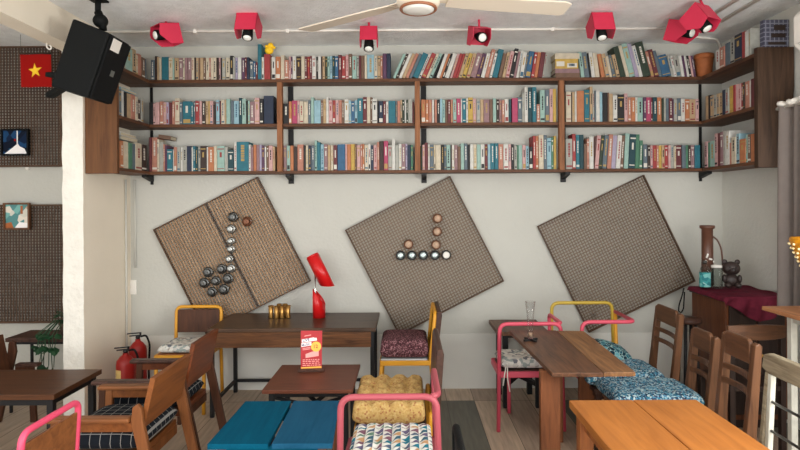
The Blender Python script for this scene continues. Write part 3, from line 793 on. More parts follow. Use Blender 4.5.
mb = MB(); mb.ball((0, 0, .03), .036, 0, (1, .8, .85)); mb.ball((.014, -.006, .066), .024); mb.ball((-.02, 0, .062), .014); mb.ball((.042, -.004, .052), .012)
o = mb.build('plush_toy', M['flag_yellow'], None, 0, (q.x, 4.495, q.z)); tag(o, 'small yellow plush toy sitting on the thick red book, top shelf', 'toy')

# ------------------------------------------------------------------ tilted lattice panels
def lattice(label, top, left, right, Y, light, pitch=40, seams=(20,), wk=.34):
    a, b, c = P(*top, Y), P(*left, Y), P(*right, Y)
    W = ((b-a).length + (c-a).length)/2
    W *= .985; cen = (b+c)/2 - Vector((0, 0, .014))
    v = (c-a) - (b-a); ang = math.atan2((a-b).z, (a-b).x)      # direction of one side
    t = thing('hanging_lattice_panel', label, 'panel', (cen.x, Y, cen.z), 0, 'woven wood lattice panels on the wall')
    t.rotation_euler = (0, -ang, 0)
    h = W/2; p = W/pitch; w = p*wk
    mb = MB(); mb2 = MB(); ms = MB()
    for i in range(1, pitch):
        x = -h+p*i
        if i in seams: ms.box((x-w*.6, -.0065, -h), (x+w*.6, -.001, h))
        else: mb.box((x-w/2, -.0055, -h), (x+w/2, -.001, h))
        mb2.box((-h, -.001, x-w/2), (h, .0035, x+w/2))
    mb.build('upright_slats', light[0], t); mb2.build('cross_slats', light[1], t); 
    if seams: ms.build('seam_strip', M['lat_seam'], t)
    mb = MB(); e = .0045
    for s in (-1, 1):
        mb.box((s*h-e, -.015, -h-e), (s*h+e, .012, h+e)); mb.box((-h+e, -.015, s*h-e), (h-e, .012, s*h+e))
    mb.build('border', M['lat_frame'], t)
    return t
YL = 4.572
PA = lattice('tilted square lattice panel carrying metal coffee cups, nearest the fire extinguishers', (257.5, 175), (152.3, 228.3), (312, 279), YL, (M['lat_tan'], M['lat_light']), wk=.44)
PB = lattice('tilted square lattice panel carrying a bent row of round tins, the middle of three', (449.7, 173.8), (344.5, 227.9), (504.5, 279.7), YL, (M['lat_dark'], M['lat_light']), seams=(), wk=.32)
PC = lattice('bare tilted square lattice panel beside the cabinet, nothing hung on it', (643.5, 173.3), (535.7, 225.5), (696.4, 278.4), YL, (M['lat_dark'], M['lat_dark']), seams=(), wk=.28)
def lattice_upright(label, x0, x1, z0, z1, Y):
    t = thing('hanging_lattice_panel', label, 'panel', ((x0+x1)/2, Y, (z0+z1)/2), 0, 'woven wood lattice panels on the wall')
    hx, hz = (x1-x0)/2, (z1-z0)/2
    mb = MB(); mb2 = MB()
    n = int((x1-x0)/.0245); p = (x1-x0)/n
    for i in range(1, n): x = -hx+p*i; mb.box((x-.0058, -.0055, -hz), (x+.0058, -.001, hz))
    m_ = int((z1-z0)/.0245); q = (z1-z0)/m_
    for i in range(1, m_): z = -hz+q*i; mb2.box((-hx, -.001, z-.0044), (hx, .0035, z+.0044))
    mb.build('upright_slats', M['lat_deep'], t); mb2.build('cross_slats', M['lat_deep'], t)
    mb = MB()
    for s in (-1, 1):
        mb.box((s*hx-.008, -.015, -hz-.008), (s*hx+.008, .012, hz+.008)); mb.box((-hx+.008, -.015, s*hz-.008), (hx-.008, .012, s*hz+.008))
    mb.build('border', M['lat_frame'], t)
zu1, zu0 = P(30, 47, YL).z, P(30, 166, YL).z
zl1, zl0 = P(30, 205.5, YL).z, P(30, 322, YL).z
lattice_upright('upright lattice panel behind the red flag, above the pale band', -3.86, -2.865, zu0, zu1, YL)
lattice_upright('upright lattice panel over the dark side table, below the pale band', -3.86, -2.85, zl0, zl1, YL)

# framed pictures on the recess lattice
def picture(name, label, px0, px1, py0, py1, art, fr, extra):
    a, b = P(px0, py0, YL-.03), P(px1, py1, YL-.03)
    t = thing(name, label, 'picture', ((a.x+b.x)/2, YL-.018, (a.z+b.z)/2))
    w, h = (b.x-a.x)/2, (a.z-b.z)/2; e = .014
    mb = MB()
    for s in (-1, 1):
        mb.box((s*w-e*(s>0), -.022, -h), (s*w+e*(s<0), -.0, h)); mb.box((-w+e, -.022, s*h-e*(s>0)), (w-e, 0, s*h+e*(s<0)))
    mb.build('frame', fr, t)
    mb = MB(); mb.box((-w+e, -.008, -h+e), (w-e, -.002, h-e))
    for poly, mi in extra: mb.prism([(x*(w-e), z*(h-e)) for x, z in poly], -.0095, -.008, 'Y', mi)
    mb.build('canvas', [art, M['card_white'], M['flag_red'], M['terracotta']], t)
picture('framed_picture', 'dark framed night painting with a white cone of light, on the upper lattice', 1, 29, 129, 155.5, M['art_blue'], M['black'],
        [([(-.9, -1), (.95, -1), (.75, -.55), (.35, -.35), (.2, -.1), (-.2, -.45)], 1), ([(.12, -.2), (.2, -.2), (.2, 1), (.12, 1)], 1), ([(-.1, .1), (.05, .1), (.05, .3), (-.1, .3)], 2)])
picture('framed_picture', 'wood framed pale abstract picture in teal and white, on the lower lattice', 3.5, 30, 203, 229.5, M['art_pale'], M['chair_wood'],
        [([(-.2, -1), (1, -1), (1, -.6), (.2, -.5)], 1), ([(.3, .2), (.5, .2), (.5, .9), (.3, .9)], 3), ([(-1, -1), (-.3, -1), (-.5, -.5), (-1, -.6)], 3)])
q = P(27, 168, 4.59)
mb = MB(); mb.lathe([(.018, 0), (.018, .006), (.012, .014), (.001, .016)], 16, 0, Matrix.Rotation(PI/2, 4, 'X')); o = mb.build('wall_button', M['white'], None, 0, (q.x, YB-.001, q.z)); tag(o, 'small round white button on the pale band between lattices', 'button')

# ------------------------------------------------------------------ cups and tins hung on the lattice
RX = Matrix.Rotation(PI/2, 4, 'X')          # lathe axis towards the room
YH = YL-.012
def cup(px, py, r, label, mats, tip=0):
    q = P(px, py, YH-.02)
    t = thing('coffee_filter_cup', label, 'cup', (q.x, YH, q.z), 0, 'metal cups hung on the lattice panel')
    t.rotation_euler = (0, tip, 0)
    mb = MB(); mb.lathe([(r*.62, 0), (r*.66, .02), (r*.7, .055), (r*.64, .058), (r*.1, .052)], 18, 0, RX); mb.build('cup_body', mats[0], t)
    mb = MB(); mb.lathe([(r*.72, .014), (r, .017), (r, .021), (r*.72, .024)], 20, 0, RX); mb.build('flange', mats[0], t)
    mb = MB(); mb.tube([(r*.62, -.045, .002), (r*1.15, -.05, .006), (r*1.3, -.03, .002), (r*1.15, -.012, -.004), (r*.66, -.012, -.004)], .0028, 6); mb.build('handle', mats[1], t)
ST, SD, CP = (M['metal'], M['metal']), (M['metal_dk'], M['metal']), (M['copper'], M['metal'])
for px, py, r, lb, mt in [
    (233, 217, .040, 'dark steel cup, topmost of the cups on the lattice panel', SD),
    (247, 221.5, .040, 'copper coloured cup beside the topmost steel cups on the lattice panel', CP),
    (231, 229, .036, 'bright steel cup just under the topmost dark cup', ST),
    (231, 241, .030, 'small steel cup, upper of the two in the middle of the column', ST),
    (231, 249, .032, 'small steel cup, lower of the two in the middle of the column', ST),
    (229.5, 259, .032, 'small pale steel cup alone above the cluster of dark cups', ST),
    (231, 268.5, .034, 'pale steel cup where the column meets the cluster', ST),
    (221.5, 269.0, .040, 'big dark cup, top row of the cluster next to the pale cup', SD),
    (208, 272.2, .041, 'big dark cup, top row of the cluster at the extinguisher side', SD),
    (204.2, 283, .041, 'big dark cup, second row of the cluster at the extinguisher side', SD),
    (215.8, 281, .038, 'dark cup in the very middle of the cluster', SD),
    (228, 278.5, .042, 'big dark cup, second row of the cluster at the lamp side', SD),
    (212, 292, .040, 'dark cup, bottom row of the cluster at the extinguisher side', SD),
    (224, 289.5, .042, 'dark cup, bottom row of the cluster at the lamp side', SD)]:
    cup(px, py, r*1.03, lb, mt, random.Random(px).uniform(-.4, .4))
def tin(px, py, label, ring, face, r=.039):
    q = P(px, py, YH-.02)
    t = thing('round_tin', label, 'tin', (q.x, YH, q.z), 0, 'round tins hung on the lattice panel')
    mb = MB(); mb.lathe([(r*.95, 0), (r, .004), (r, .03), (r*.86, .034), (r*.78, .034), (r*.76, .028), (.001, .028)], 24, 0, RX); mb.build('rim', ring, t)
    mb = MB(); mb.lathe([(r*.74, .0285), (r*.74, .0305), (r*.35, .0315), (.001, .0315)], 24, 0, RX); mb.build('lid', face, t)
for px, py, lb, a, b in [
    (437.6, 218.4, 'round copper tin at the top of the vertical row', M['copper'], M['copper_face']),
    (437.2, 231.6, 'round copper tin in the middle of the vertical row', M['copper'], M['copper_face']),
    (436, 244.9, 'round copper tin at the foot of the vertical row', M['copper'], M['copper_face']),
    (408.5, 244.3, 'round copper tin standing alone above the second black-rimmed tin', M['copper'], M['copper_face']),
    (400.5, 255.5, 'black-rimmed mirror tin, end of the horizontal row toward the lamp', M['black_gloss'], M['mirror_lid']),
    (411.9, 255.5, 'black-rimmed mirror tin, second in the horizontal row from the lamp', M['black_gloss'], M['mirror_lid']),
    (423.2, 255.2, 'black-rimmed mirror tin, third and middle one of the horizontal row', M['black_gloss'], M['mirror_lid']),
    (434.9, 255.2, 'black-rimmed mirror tin under the vertical copper row', M['black_gloss'], M['mirror_lid']),
    (446.3, 255, 'black-rimmed tin with plain white lid, end of the horizontal row', M['black_gloss'], M['white'])]:
    tin(px, py, lb, a, b)

# ------------------------------------------------------------------ pipes and switch
def pipe(label, pts, r=.009, clips=(), nm='ceiling_pipe'):
    t = thing(nm, label, 'pipe', pts[0]); t['kind'] = 'thing'
    o0 = Vector(pts[0])
    mb = MB(); mb.tube([Vector(p)-o0 for p in pts], r, 8, 0, .04); mb.build('tube', M['white'] if nm == 'ceiling_pipe' else M['pipe_paint'], t)
    for c in clips:
        mb = MB(); c = Vector(c)-o0; mb.box(c-Vector((.012, .014, .014)), c+Vector((.012, .014, .014))); mb.build('clip', M['white'], t, .003)
YC = 4.17; zc = CEIL-.0105
pipe('long thin white pipe running along the ceiling past the red spotlights', [(SX1+.02, YC, zc), (P(712, 30, YC).x, YC, zc)], .0095, [(x, YC, zc-.003) for x in (-1.6, -.9, .5, 1.1)])
pipe('white pipe bending off the ceiling down the wall corner above the pot', [(2.12, 4.33, zc), (2.5, 4.45, zc), (2.575, 4.53, zc-.06), (2.575, 4.53, ZT[0]+.004)], .010)
pipe('white ceiling pipe running away from the paired spotlights, inner one', [P(714, 15, 3.9)*1, (2.45, 3.3, zc), (2.45, 1.0, zc)] if False else [(2.14, 3.95, zc-.004), (2.14, 1.0, zc-.004)], .012)
pipe('white ceiling pipe running along the curtain side, outer one', [(2.28, 4.0, zc-.004), (2.28, 1.0, zc-.004)], .012)
pipe('thin white pipe down the wall corner, rising from the floor behind the extinguishers', [(SX1+.012, 4.50, .02), (SX1+.012, 4.50, ZT[2]-.06)], .0085, (), 'corner_pipe')
pipe('short white pipe ending in the light switch by the wall corner', [(-2.27, YB-.010, 1.02), (-2.27, YB-.010, ZT[2]-.06)], .0085, (), 'switch_pipe')
q = P(131.5, 287, YB)
t = thing('light_switch', 'white double light switch under the pipe by the wall corner', 'switch', (q.x, YB-.001, q.z))
mb = MB(); mb.box((-.045, -.012, -.06), (.045, 0, .06)); mb.build('plate', M['white'], t, .004)
for z in (-.025, .025): mb = MB(); mb.box((-.02, -.017, z-.018), (.02, -.012, z+.018)); mb.build('rocker', M['white'], t, .002)
for i, (px, py, lb) in enumerate([(27, 30, 'white hook under the beam, nearer the room front'), (54, 44, 'white hook under the beam, nearer the black speaker')]):
    Yh = [3.2, 3.75][i]
    mb = MB(); c = (SX0+.012, Yh, 2.64)
    mb.tube([(0, 0, 0), (0, 0, -.025), (.02, 0, -.045), (.035, 0, -.03), (.02, 0, -.012)], .0055, 8, 0, .01); o = mb.build('ceiling_hook', M['white'], None, 0, c); tag(o, lb, 'hook', 'hooks under the beam')

# ------------------------------------------------------------------ red spotlights
def spot(px, py, Y, yaw, pitch, label, s=1.0):
    """bent-steel hood; light shines along local -y; yaw about z, pitch tips the beam down"""
    q = P(px, py, Y)
    t = thing('ceiling_spotlight', label, 'spotlight', q, 0, 'red sheet-metal spotlights under the ceiling')
    R = (Matrix.Rotation(yaw, 4, 'Z') @ Matrix.Rotation(pitch, 4, 'X')).to_euler(); t.rotation_euler = R
    w, d, h, e = .066*s, .075*s, .066*s, .004
    mb = MB()
    mb.box((-w, d-e, -h), (w, d, h)); mb.box((-w, -d*.78, h-e), (w, d-e, h))
    for k in (-1, 1):
        x0, x1 = sorted((k*w, k*(w-e)))
        mb.prism([(-d*.78, h), (d-e, h), (d-e, -h), (-d*.2, -h), (-d, -h*.1), (-d, h*.25)], x0, x1, 'X')
    mb.build('hood', M['red_metal'], t)
    RXX = Matrix.Rotation(PI/2, 4, 'X')
    mb = MB(); mb.lathe([(.018, 0), (.022, .04), (.033, .08), (.037, .15), (.031, .152), (.001, .148)], 18, 0, Matrix.Translation((0, d-.01, 0)) @ RXX); mb.build('lamp_holder', M['black'], t)
    mb = MB(); mb.lathe([(.030, .149), (.026, .157), (.012, .161), (.001, .162)], 18, 0, Matrix.Translation((0, d-.01, 0)) @ RXX); mb.build('bulb', M['frost'], t)
    # stem to the ceiling, vertical whatever the tilt
    inv = t.rotation_euler.to_matrix().inverted()
    top = inv @ Vector((0, 0, CEIL-q.z-.001))
    st = (0, d*.2, h) if abs(pitch) < 1 else (0, d, 0)
    mb = MB(); mb.tube([Vector(st)*.8, top], .008, 8); mb.build('stem', M['red_metal'], t)
spot(166, 35, 3.98, -.7, .25, 'red spotlight nearest the black speaker, open hood showing its white bulb', 1.08)
spot(248.5, 29, 3.84, 0, 1.15, 'red spotlight with black lamp poking out below, over the teal book', 1.1)
spot(369, 39.5, 4.02, 0, 1.12, 'red spotlight turned to the books, below the long fan blade tip', .95)
spot(479, 36.5, 3.98, .18, .38, 'red spotlight facing the room with round white bulb, just beyond the fan', 1.0)
spot(600.5, 29, 3.84, 0, 1.15, 'red spotlight with black lamp below, between fan blade and paired spotlights', 1.1)
spot(682, 32, 3.95, .55, .35, 'lower of the two paired red spotlights near the pot, bulb showing', 1.1)
spot(700.5, 21, 3.62, .5, .95, 'upper of the two paired red spotlights near the pot, hood back to room', 1.1)

# ------------------------------------------------------------------ ceiling fan
fc = Vector((.062, 2.98, 2.622))
t = thing('ceiling_fan', 'cream ceiling fan with long flat blades and a round white lamp', 'fan', fc)
mb = MB(); mb.lathe([(.02, .237), (.055, .235), (.05, .225), (.013, .215), (.013, .07), (.05, .06), (.09, .045), (.115, .02), (.118, -.01), (.105, -.03), (.099, -.032)], 32); mb.build('motor_housing', M['fan'], t)
mb = MB(); mb.lathe([(.098, -.030), (.103, -.040), (.098, -.046), (.088, -.044), (.088, -.030)], 32); mb.build('lamp_ring', M['fan_ring'], t)
mb = MB(); mb.lathe([(.087, -.034), (.084, -.046), (.06, -.054), (.001, -.057)], 32); mb.build('lamp_glass', M['frost'], t)
for a in (10, 145, 262):
    A = Matrix.Rotation(math.radians(a), 4, 'Z') @ Matrix.Rotation(math.radians(-9), 4, 'X')
    mb = MB()
    pts = [(.16, -.045), (.3, -.066), (.82, -.078), (.86, -.06), (.865, .05), (.84, .068), (.3, .058), (.16, .045)]
    mb.prism(pts, .004, .012, 'Z'); mb.v = [tuple(A @ Vector(v)) for v in mb.v]; bl = mb.build('blade', M['fan'], t, .002)
    mb = MB(); mb.box((.09, -.022, .0125), (.26, .022, .018)); mb.v = [tuple(A @ Vector(v)) for v in mb.v]; mb.build('blade_arm', M['fan'], bl)

# ------------------------------------------------------------------ black speaker
Y0, Y1 = 3.42, 3.68
cs = [P(72.5, 18, Y0), P(109.5, 33, Y0), P(87.5, 97.5, Y0), P(50, 86, Y0)]
cen = sum(cs, Vector())/4
t = thing('loudspeaker', 'large black loudspeaker slung at an angle under the ceiling, beside the bookshelf end', 'speaker', cen)
loc2 = lambda p: Vector((p[0]-cen.x, p[1]-cen.y, p[2]-cen.z))
mb = MB()
a2, b2, c2, d2 = [(p.x-cen.x, p.z-cen.z) for p in cs]
mb.prism([a2, b2, c2, d2], 0, Y1-Y0, 'Y'); mb.build('cabinet', M['black'], t, .012)
nb = (Vector((b2[0], 0, b2[1]))-Vector((a2[0], 0, a2[1]))).normalized()
ax = (Vector((b2[0], 0, b2[1]))-Vector((c2[0], 0, c2[1])))
cb_, cc_ = Vector((b2[0], 0, b2[1])), Vector((c2[0], 0, c2[1]))
def onface(s, v, o):     # s along height 0..1, v across depth 0..1, o out of the face
    return cc_ + ax*s + Vector((0, 1, 0))*(Y1-Y0)*v + nb*o
mb = MB(); vs = [onface(s, v, o) for o in (.001, .016) for s, v in ((.02, .04), (.98, .04), (.98, .96), (.02, .96))]
mb.add(vs, [(3,2,1,0), (4,5,6,7), (0,1,5,4), (1,2,6,5), (2,3,7,6), (3,0,4,7)]); mb.build('grille', M['black_grille'], t, .006)
mb = MB(); vs = [onface(s, v, o) for o in (.016, .018) for s, v in ((.78, .12), (.96, .12), (.96, .5), (.78, .5))]
mb.add(vs, [(3,2,1,0), (4,5,6,7), (0,1,5,4), (1,2,6,5), (2,3,7,6), (3,0,4,7)]); mb.build('sticker', M['white'], t)
mb = MB(); vs = [onface(s, v, o) for o in (.016, .019) for s, v in ((.42, .45), (.51, .45), (.51, .6), (.42, .6))]
mb.add(vs, [(3,2,1,0), (4,5,6,7), (0,1,5,4), (1,2,6,5), (2,3,7,6), (3,0,4,7)]); mb.build('badge', M['metal'], t)
mb = MB()
q1 = P(103, 30, Y0+.12)-cen; q0 = P(98, 12, Y0+.12)-cen
mb.tube([q1, (q1+q0)/2+Vector((.01, 0, 0)), q0], .024, 10); mb.ball((q1+q0)/2, .045)
q0c = Vector((q0.x, q0.y, CEIL-.004-cen.z)); mb.tube([q0, q0c], .018, 10)
mb.box((q0.x-.05, q0.y-.04, CEIL-.012-cen.z), (q0.x+.05, q0.y+.04, CEIL-.002-cen.z)); mb.build('mount_bracket', M['black'], t)
mb = MB()
for z in (-.12, .02):
    mb.bar((d2[0]+.05, .16, d2[1]+.1+z*.3), (SX1-.1-cen.x, .30, d2[1]+.12+z), .05, .03)
mb.build('wall_arm', M['black'], t)

# ------------------------------------------------------------------ flag
a, b = P(20.5, 54.5, 4.25), P(51, 87, 4.25)
W, H = b.x-a.x, a.z-b.z
t = thing('hanging_flag', 'small red flag with a yellow star, hanging in front of the upper lattice', 'flag', ((a.x+b.x)/2, 4.25, (a.z+b.z)/2))
mb = MB(); n = 14; vs, fs = [], []
wv = lambda u: .006*math.sin(u*7)
for s in (0, 1):
    for i in range(n+1):
        u = i/n
        for v in (-.5, .5): vs.append(((u-.5)*W+.02*(-v)*.3, wv(u)+.0025*s, v*H))
k = (n+1)*2
for i in range(n):
    fs.append((2*i, 2*i+2, 2*i+3, 2*i+1)); fs.append((k+2*i+1, k+2*i+3, k+2*i+2, k+2*i))
fs += [(2*i, k+2*i, k+2*i+2, 2*i+2) for i in range(n)] + [(2*i+1, 2*i+3, k+2*i+3, k+2*i+1) for i in range(n)] + [(0, 1, k+1, k), (2*n, k+2*n, k+2*n+1, 2*n+1)]
mb.add(vs, fs); mb.build('cloth', M['flag_red'], t)
mb = MB(); pts = []
for i in range(10):
    r = .058 if i % 2 == 0 else .023; an = PI/2+i*PI/5+.1; pts.append((r*math.cos(an)-.002, r*math.sin(an)))
vs = [(x, wv(x/W+.5)-.004, z) for x, z in pts]; vs.append((-.002, wv(.5)-.004, 0)); vs2 = [(x, y+.0035, z) for x, y, z in vs]
mb.add(vs+vs2, [(i, (i+1) % 10, 10) for i in range(10)] + [(11+(i+1) % 10, 11+i, 21) for i in range(10)] + [(i, 11+i, 11+(i+1) % 10, (i+1) % 10) for i in range(10)]); mb.build('star', M['flag_yellow'], t)
mb = MB()
mb.tube([(-W/2-.01, .002, H/2+.004), (W/2+.01, .002, H/2+.004)], .004, 8)
for x in (-W/2, W/2): mb.tube([(x, .002, H/2+.004), (x, .002, CEIL-t.location.z-.001)], .0012, 5)
mb.build('hanging_rod', M['steel_black'], t)

# ------------------------------------------------------------------ curtain
def curtain():
    mb = MB(); vs, fs = [], []
    n = 150; Y0c, Y1c = 1.9, 3.60
    zt, zb = P(783, 105, 3.5).z, .80
    for s in (0, 1):
        for i in range(n+1):
            u = i/n; y = Y0c+(Y1c-Y0c)*u
            off = .028*math.sin(u*2*PI*15)+.012*math.sin(u*41+1.3)
            for z, k in ((zt, .8), (zt-.25, 1), ((zt+zb)/2, 1.15), (zb, 1.35)):
                vs.append((2.435+off*k+.004*s, y, z))
    k = (n+1)*4
    for i in range(n):
        for j in range(3):
            a = i*4+j; fs.append((a, a+4, a+5, a+1)); fs.append((k+a+1, k+a+5, k+a+4, k+a))
    mb.add(vs, fs, 0, None, True)
    t = thing('curtain', 'grey pleated curtain hanging beside the bookshelf end, over the side window', 'curtain', (0, 0, 0))
    mb.build('drape', M['curtain'], t)
    mb = MB(); mb.tube([(2.435, 1.7, zt-.002), (2.435, 3.632, zt-.002)], .013, 10)
    for y in (1.75, 3.60): mb.tube([(2.435, y, zt), (XR-.001, y, zt)], .009, 8)
    mb.build('curtain_rod', M['white'], t)
    mb = MB(); nn = 90; pts = [(2.432+.012*math.sin(i*1.1), 1.9+1.7*i/nn, zt+.02+.006*math.sin(i*1.7)) for i in range(nn+1)]
    mb.tube(pts, .018, 7); mb.build('ruffled_heading', M['white'], t)
curtain()

# ------------------------------------------------------------------ air conditioner, only its end in view
t = thing('air_conditioner', 'white air conditioner high on the side wall above the curtain', 'air conditioner', (2.46, 2.91, 2.54))
mb = MB(); mb.prism([(.154, -.14), (.154, .14), (-.10, .14), (-.14, .10), (-.14, -.07), (-.07, -.14)], -.41, .41, 'Y'); mb.build('body', M['white'], t, .012)
mb = MB(); mb.prism([(-.075, -.1415), (-.072, -.137), (-.143, -.066), (-.146, -.07)], -.36, .36, 'Y'); mb.build('air_vent', M['pipe_paint'], t)
mb = MB(); mb.box((.1545, -.38, -.12), (.1585, .38, .12)); mb.build('mount_plate', M['metal'], t)
# ------------------------------------------------------------------ furniture kinds
def side_hoops_chair(name, label, group, loc, rz, w, d, za, zs, paint, seat, near_leg=True, rail=True, rear=None, r=.0135):
    """tube chair facing local -x: two inverted-U side frames, a back rail, a seat"""
    t = thing(name, label, 'chair', loc, rz, group)
    y = -d/2
    path = [(-w/2-.012, y, .004), (-w/2, y, za-.01), (w/2, y, za-.01)]
    if near_leg: path += [(w/2+.02, y, .004)]
    elif rail: path += [(w/2, d/2, za-.01)]
    mb = MB(); mb.tube(path, r, 12, 0, .055); mb.build('side_frame', paint, t)
    if near_leg and rail: mb = MB(); mb.tube([(w/2-.02, -d/2, za-.011), (w/2+.008, -d/2+.03, za-.011), (w/2+.006, d/2, za-.011), (w/2+.022, d/2, .004)], r, 12, 0, .04); mb.build('back_rail', paint, t)
    else:
        zt_ = za-.012 if rail else zs-.02
        mb = MB(); mb.tube([(w/2+.02, d/2, .004), (w/2, d/2, zt_)], r, 12); mb.build('leg', rear or paint, t)
        if not near_leg: mb = MB(); mb.tube([(w/2+.01, -d/2+.01, .004), (w/2-.004, -d/2+.01, zs-.02)], r, 12); mb.build('leg', paint, t)
    mb = MB(); mb.tube([(-w/2+.12, d/2, .004), (-w/2+.12, d/2, zs-.02)], r, 12); mb.build('leg', paint, t)
    mb = MB()
    for s in (-1, 1): mb.box((-w/2, s*d/2-.011, zs-.045), (w/2, s*d/2+.011, zs-.005))
    for s in (-1, 1): mb.box((s*w/2-.011, -d/2, zs-.045), (s*w/2+.011, d/2, zs-.005))
    mb.build('seat_frame', paint, t, .004)
    mb = MB(); mb.box((-w/2+.012, -d/2+.012, zs-.022), (w/2-.012, d/2-.012, zs-.002)); mb.build('seat', seat, t, .004)
    return t

def hoop_back_chair(name, label, group, loc, rz, w, d, zt, zs, paint, panel, seat, r=.0135, panel_z=(None, None), rake=.03, slab=None):
    """tube chair facing local -x: back hoop (legs + top) at x=0 with a panel, seat reaching to x=-d"""
    t = thing(name, label, 'chair', loc, rz, group)
    mb = MB(); mb.tube([(rake*1.3, -w/2, .004), (0, -w/2, zs), (rake, -w/2, zt-r), (rake, w/2, zt-r), (0, w/2, zs), (rake*1.3, w/2, .004)], r, 12, 0, .05); mb.build('back_hoop', paint, t)
    if panel:
        z0, z1 = panel_z
        f = lambda z: rake*(z-zs)/(zt-zs)
        mb = MB(); mb.prism([(f(z0)-.008, z0), (f(z1)-.008, z1), (f(z1)+.006, z1), (f(z0)+.006, z0)], -w/2+.012, w/2-.012, 'Y'); mb.build('back_panel', panel, t, .002)
    if slab:
        z0, z1, mt = slab; f = lambda z: rake*(z-zs)/(zt-zs)+.014
        mb = MB(); mb.prism([(f(z0), z0), (f(z1)-.004, z1-.02), (f(z1)+.006, z1), (f(z1)+.03, z1-.004), (f(z1)+.036, z1-.03), (f(z0)+.034, z0)], -w/2-.006, w/2+.006, 'Y'); mb.build('backrest', mt, t, .006)
    for s in (-1, 1):
        mb = MB(); mb.tube([(-d-.02, s*w/2, .004), (-d+.01, s*(w/2-.005), zs-.02)], r, 12); mb.build('leg', paint, t)
    mb = MB()
    for s in (-1, 1): mb.box((-d, s*w/2-.011, zs-.042), (0, s*w/2+.011, zs-.008))
    mb.box((-d-.005, -w/2, zs-.042), (-d+.017, w/2, zs-.008)); mb.box((-.02, -w/2, zs-.042), (.0, w/2, zs-.008)); mb.build('seat_frame', paint, t, .003)
    mb = MB(); mb.box((-d+.004, -w/2+.012, zs-.02), (-.022, w/2-.012, zs)); mb.build('seat', seat, t, .004)
    return t

def lounge_armchair(label, loc, rz, w, woods, zback=.70, z_arm=.52, seat_len=.46, group='wooden armchairs'):
    slab, leg, arm = woods
    t = thing('wooden_armchair', label, 'chair', loc, rz, group)
    h = w/2
    for s in (-1, 1):
        y = s*h
        # rear leg: splayed back, rounded top
        mb = MB(); pts = [(.085, 0), (.135, 0), (.03, .50), (.024, .56), (.004, .582), (-.018, .57), (-.028, .5)]
        mb.prism(pts, y-.013, y+.013, 'Y'); mb.build('leg', leg, t, .004)
        mb = MB(); pts = [(-seat_len-.03, 0), (-seat_len+.012, 0), (-seat_len+.03, z_arm-.025), (-seat_len-.01, z_arm-.025)]
        mb.prism(pts, y-.013, y+.013, 'Y'); mb.build('leg', leg, t, .004)
        mb = MB(); mb.box((-seat_len-.05, y-.03, z_arm-.024), (-.03, y+.03, z_arm)); mb.build('armrest', arm, t, .009)
        mb = MB(); mb.box((-seat_len+.02, y-.009, z_arm-.07), (-.02, y+.009, z_arm-.026)); mb.build('side_panel', slab, t, .002)
    # back slab, slightly raked
    mb = MB(); z0 = z_arm-.06
    mb.prism([(-.005, z0), (.052, zback), (.078, zback-.004), (.022, z0-.004)], -h+.02, h-.02, 'Y'); mb.build('backrest', slab, t, .003)
    mb = MB(); mb.box((-seat_len, -h+.014, .30), (-.01, h-.014, .33)); mb.build('seat', slab, t, .004)
    for xa in (-seat_len-.004, -.03): mb = MB(); mb.box((xa, -h+.014, .25), (xa+.024, h-.014, .30)); mb.build('seat_rail', leg, t, .003)
    return t

def cushion(name, label, loc, rz, w, d, th, mat, nx=0, ny=0, dip=.35, power=6, seed=1, group='seat cushions', ties=None, n=36, wob=0.0, rot=None, cat='cushion'):
    o = cushion_mb(w, d, th, nx, ny, dip, power, seed, n, wob).build(name, mat, None)
    weld(o); o.location = loc; o.rotation_euler = rot or (0, 0, rz)
    for p in o.data.polygons: p.use_smooth = True
    tag(o, label, cat, group)
    if ties:
        mb = MB()
        for pts in ties: mb.tube(pts, .004, 6)
        mb.build('tie', M['rope'], o)
    return o

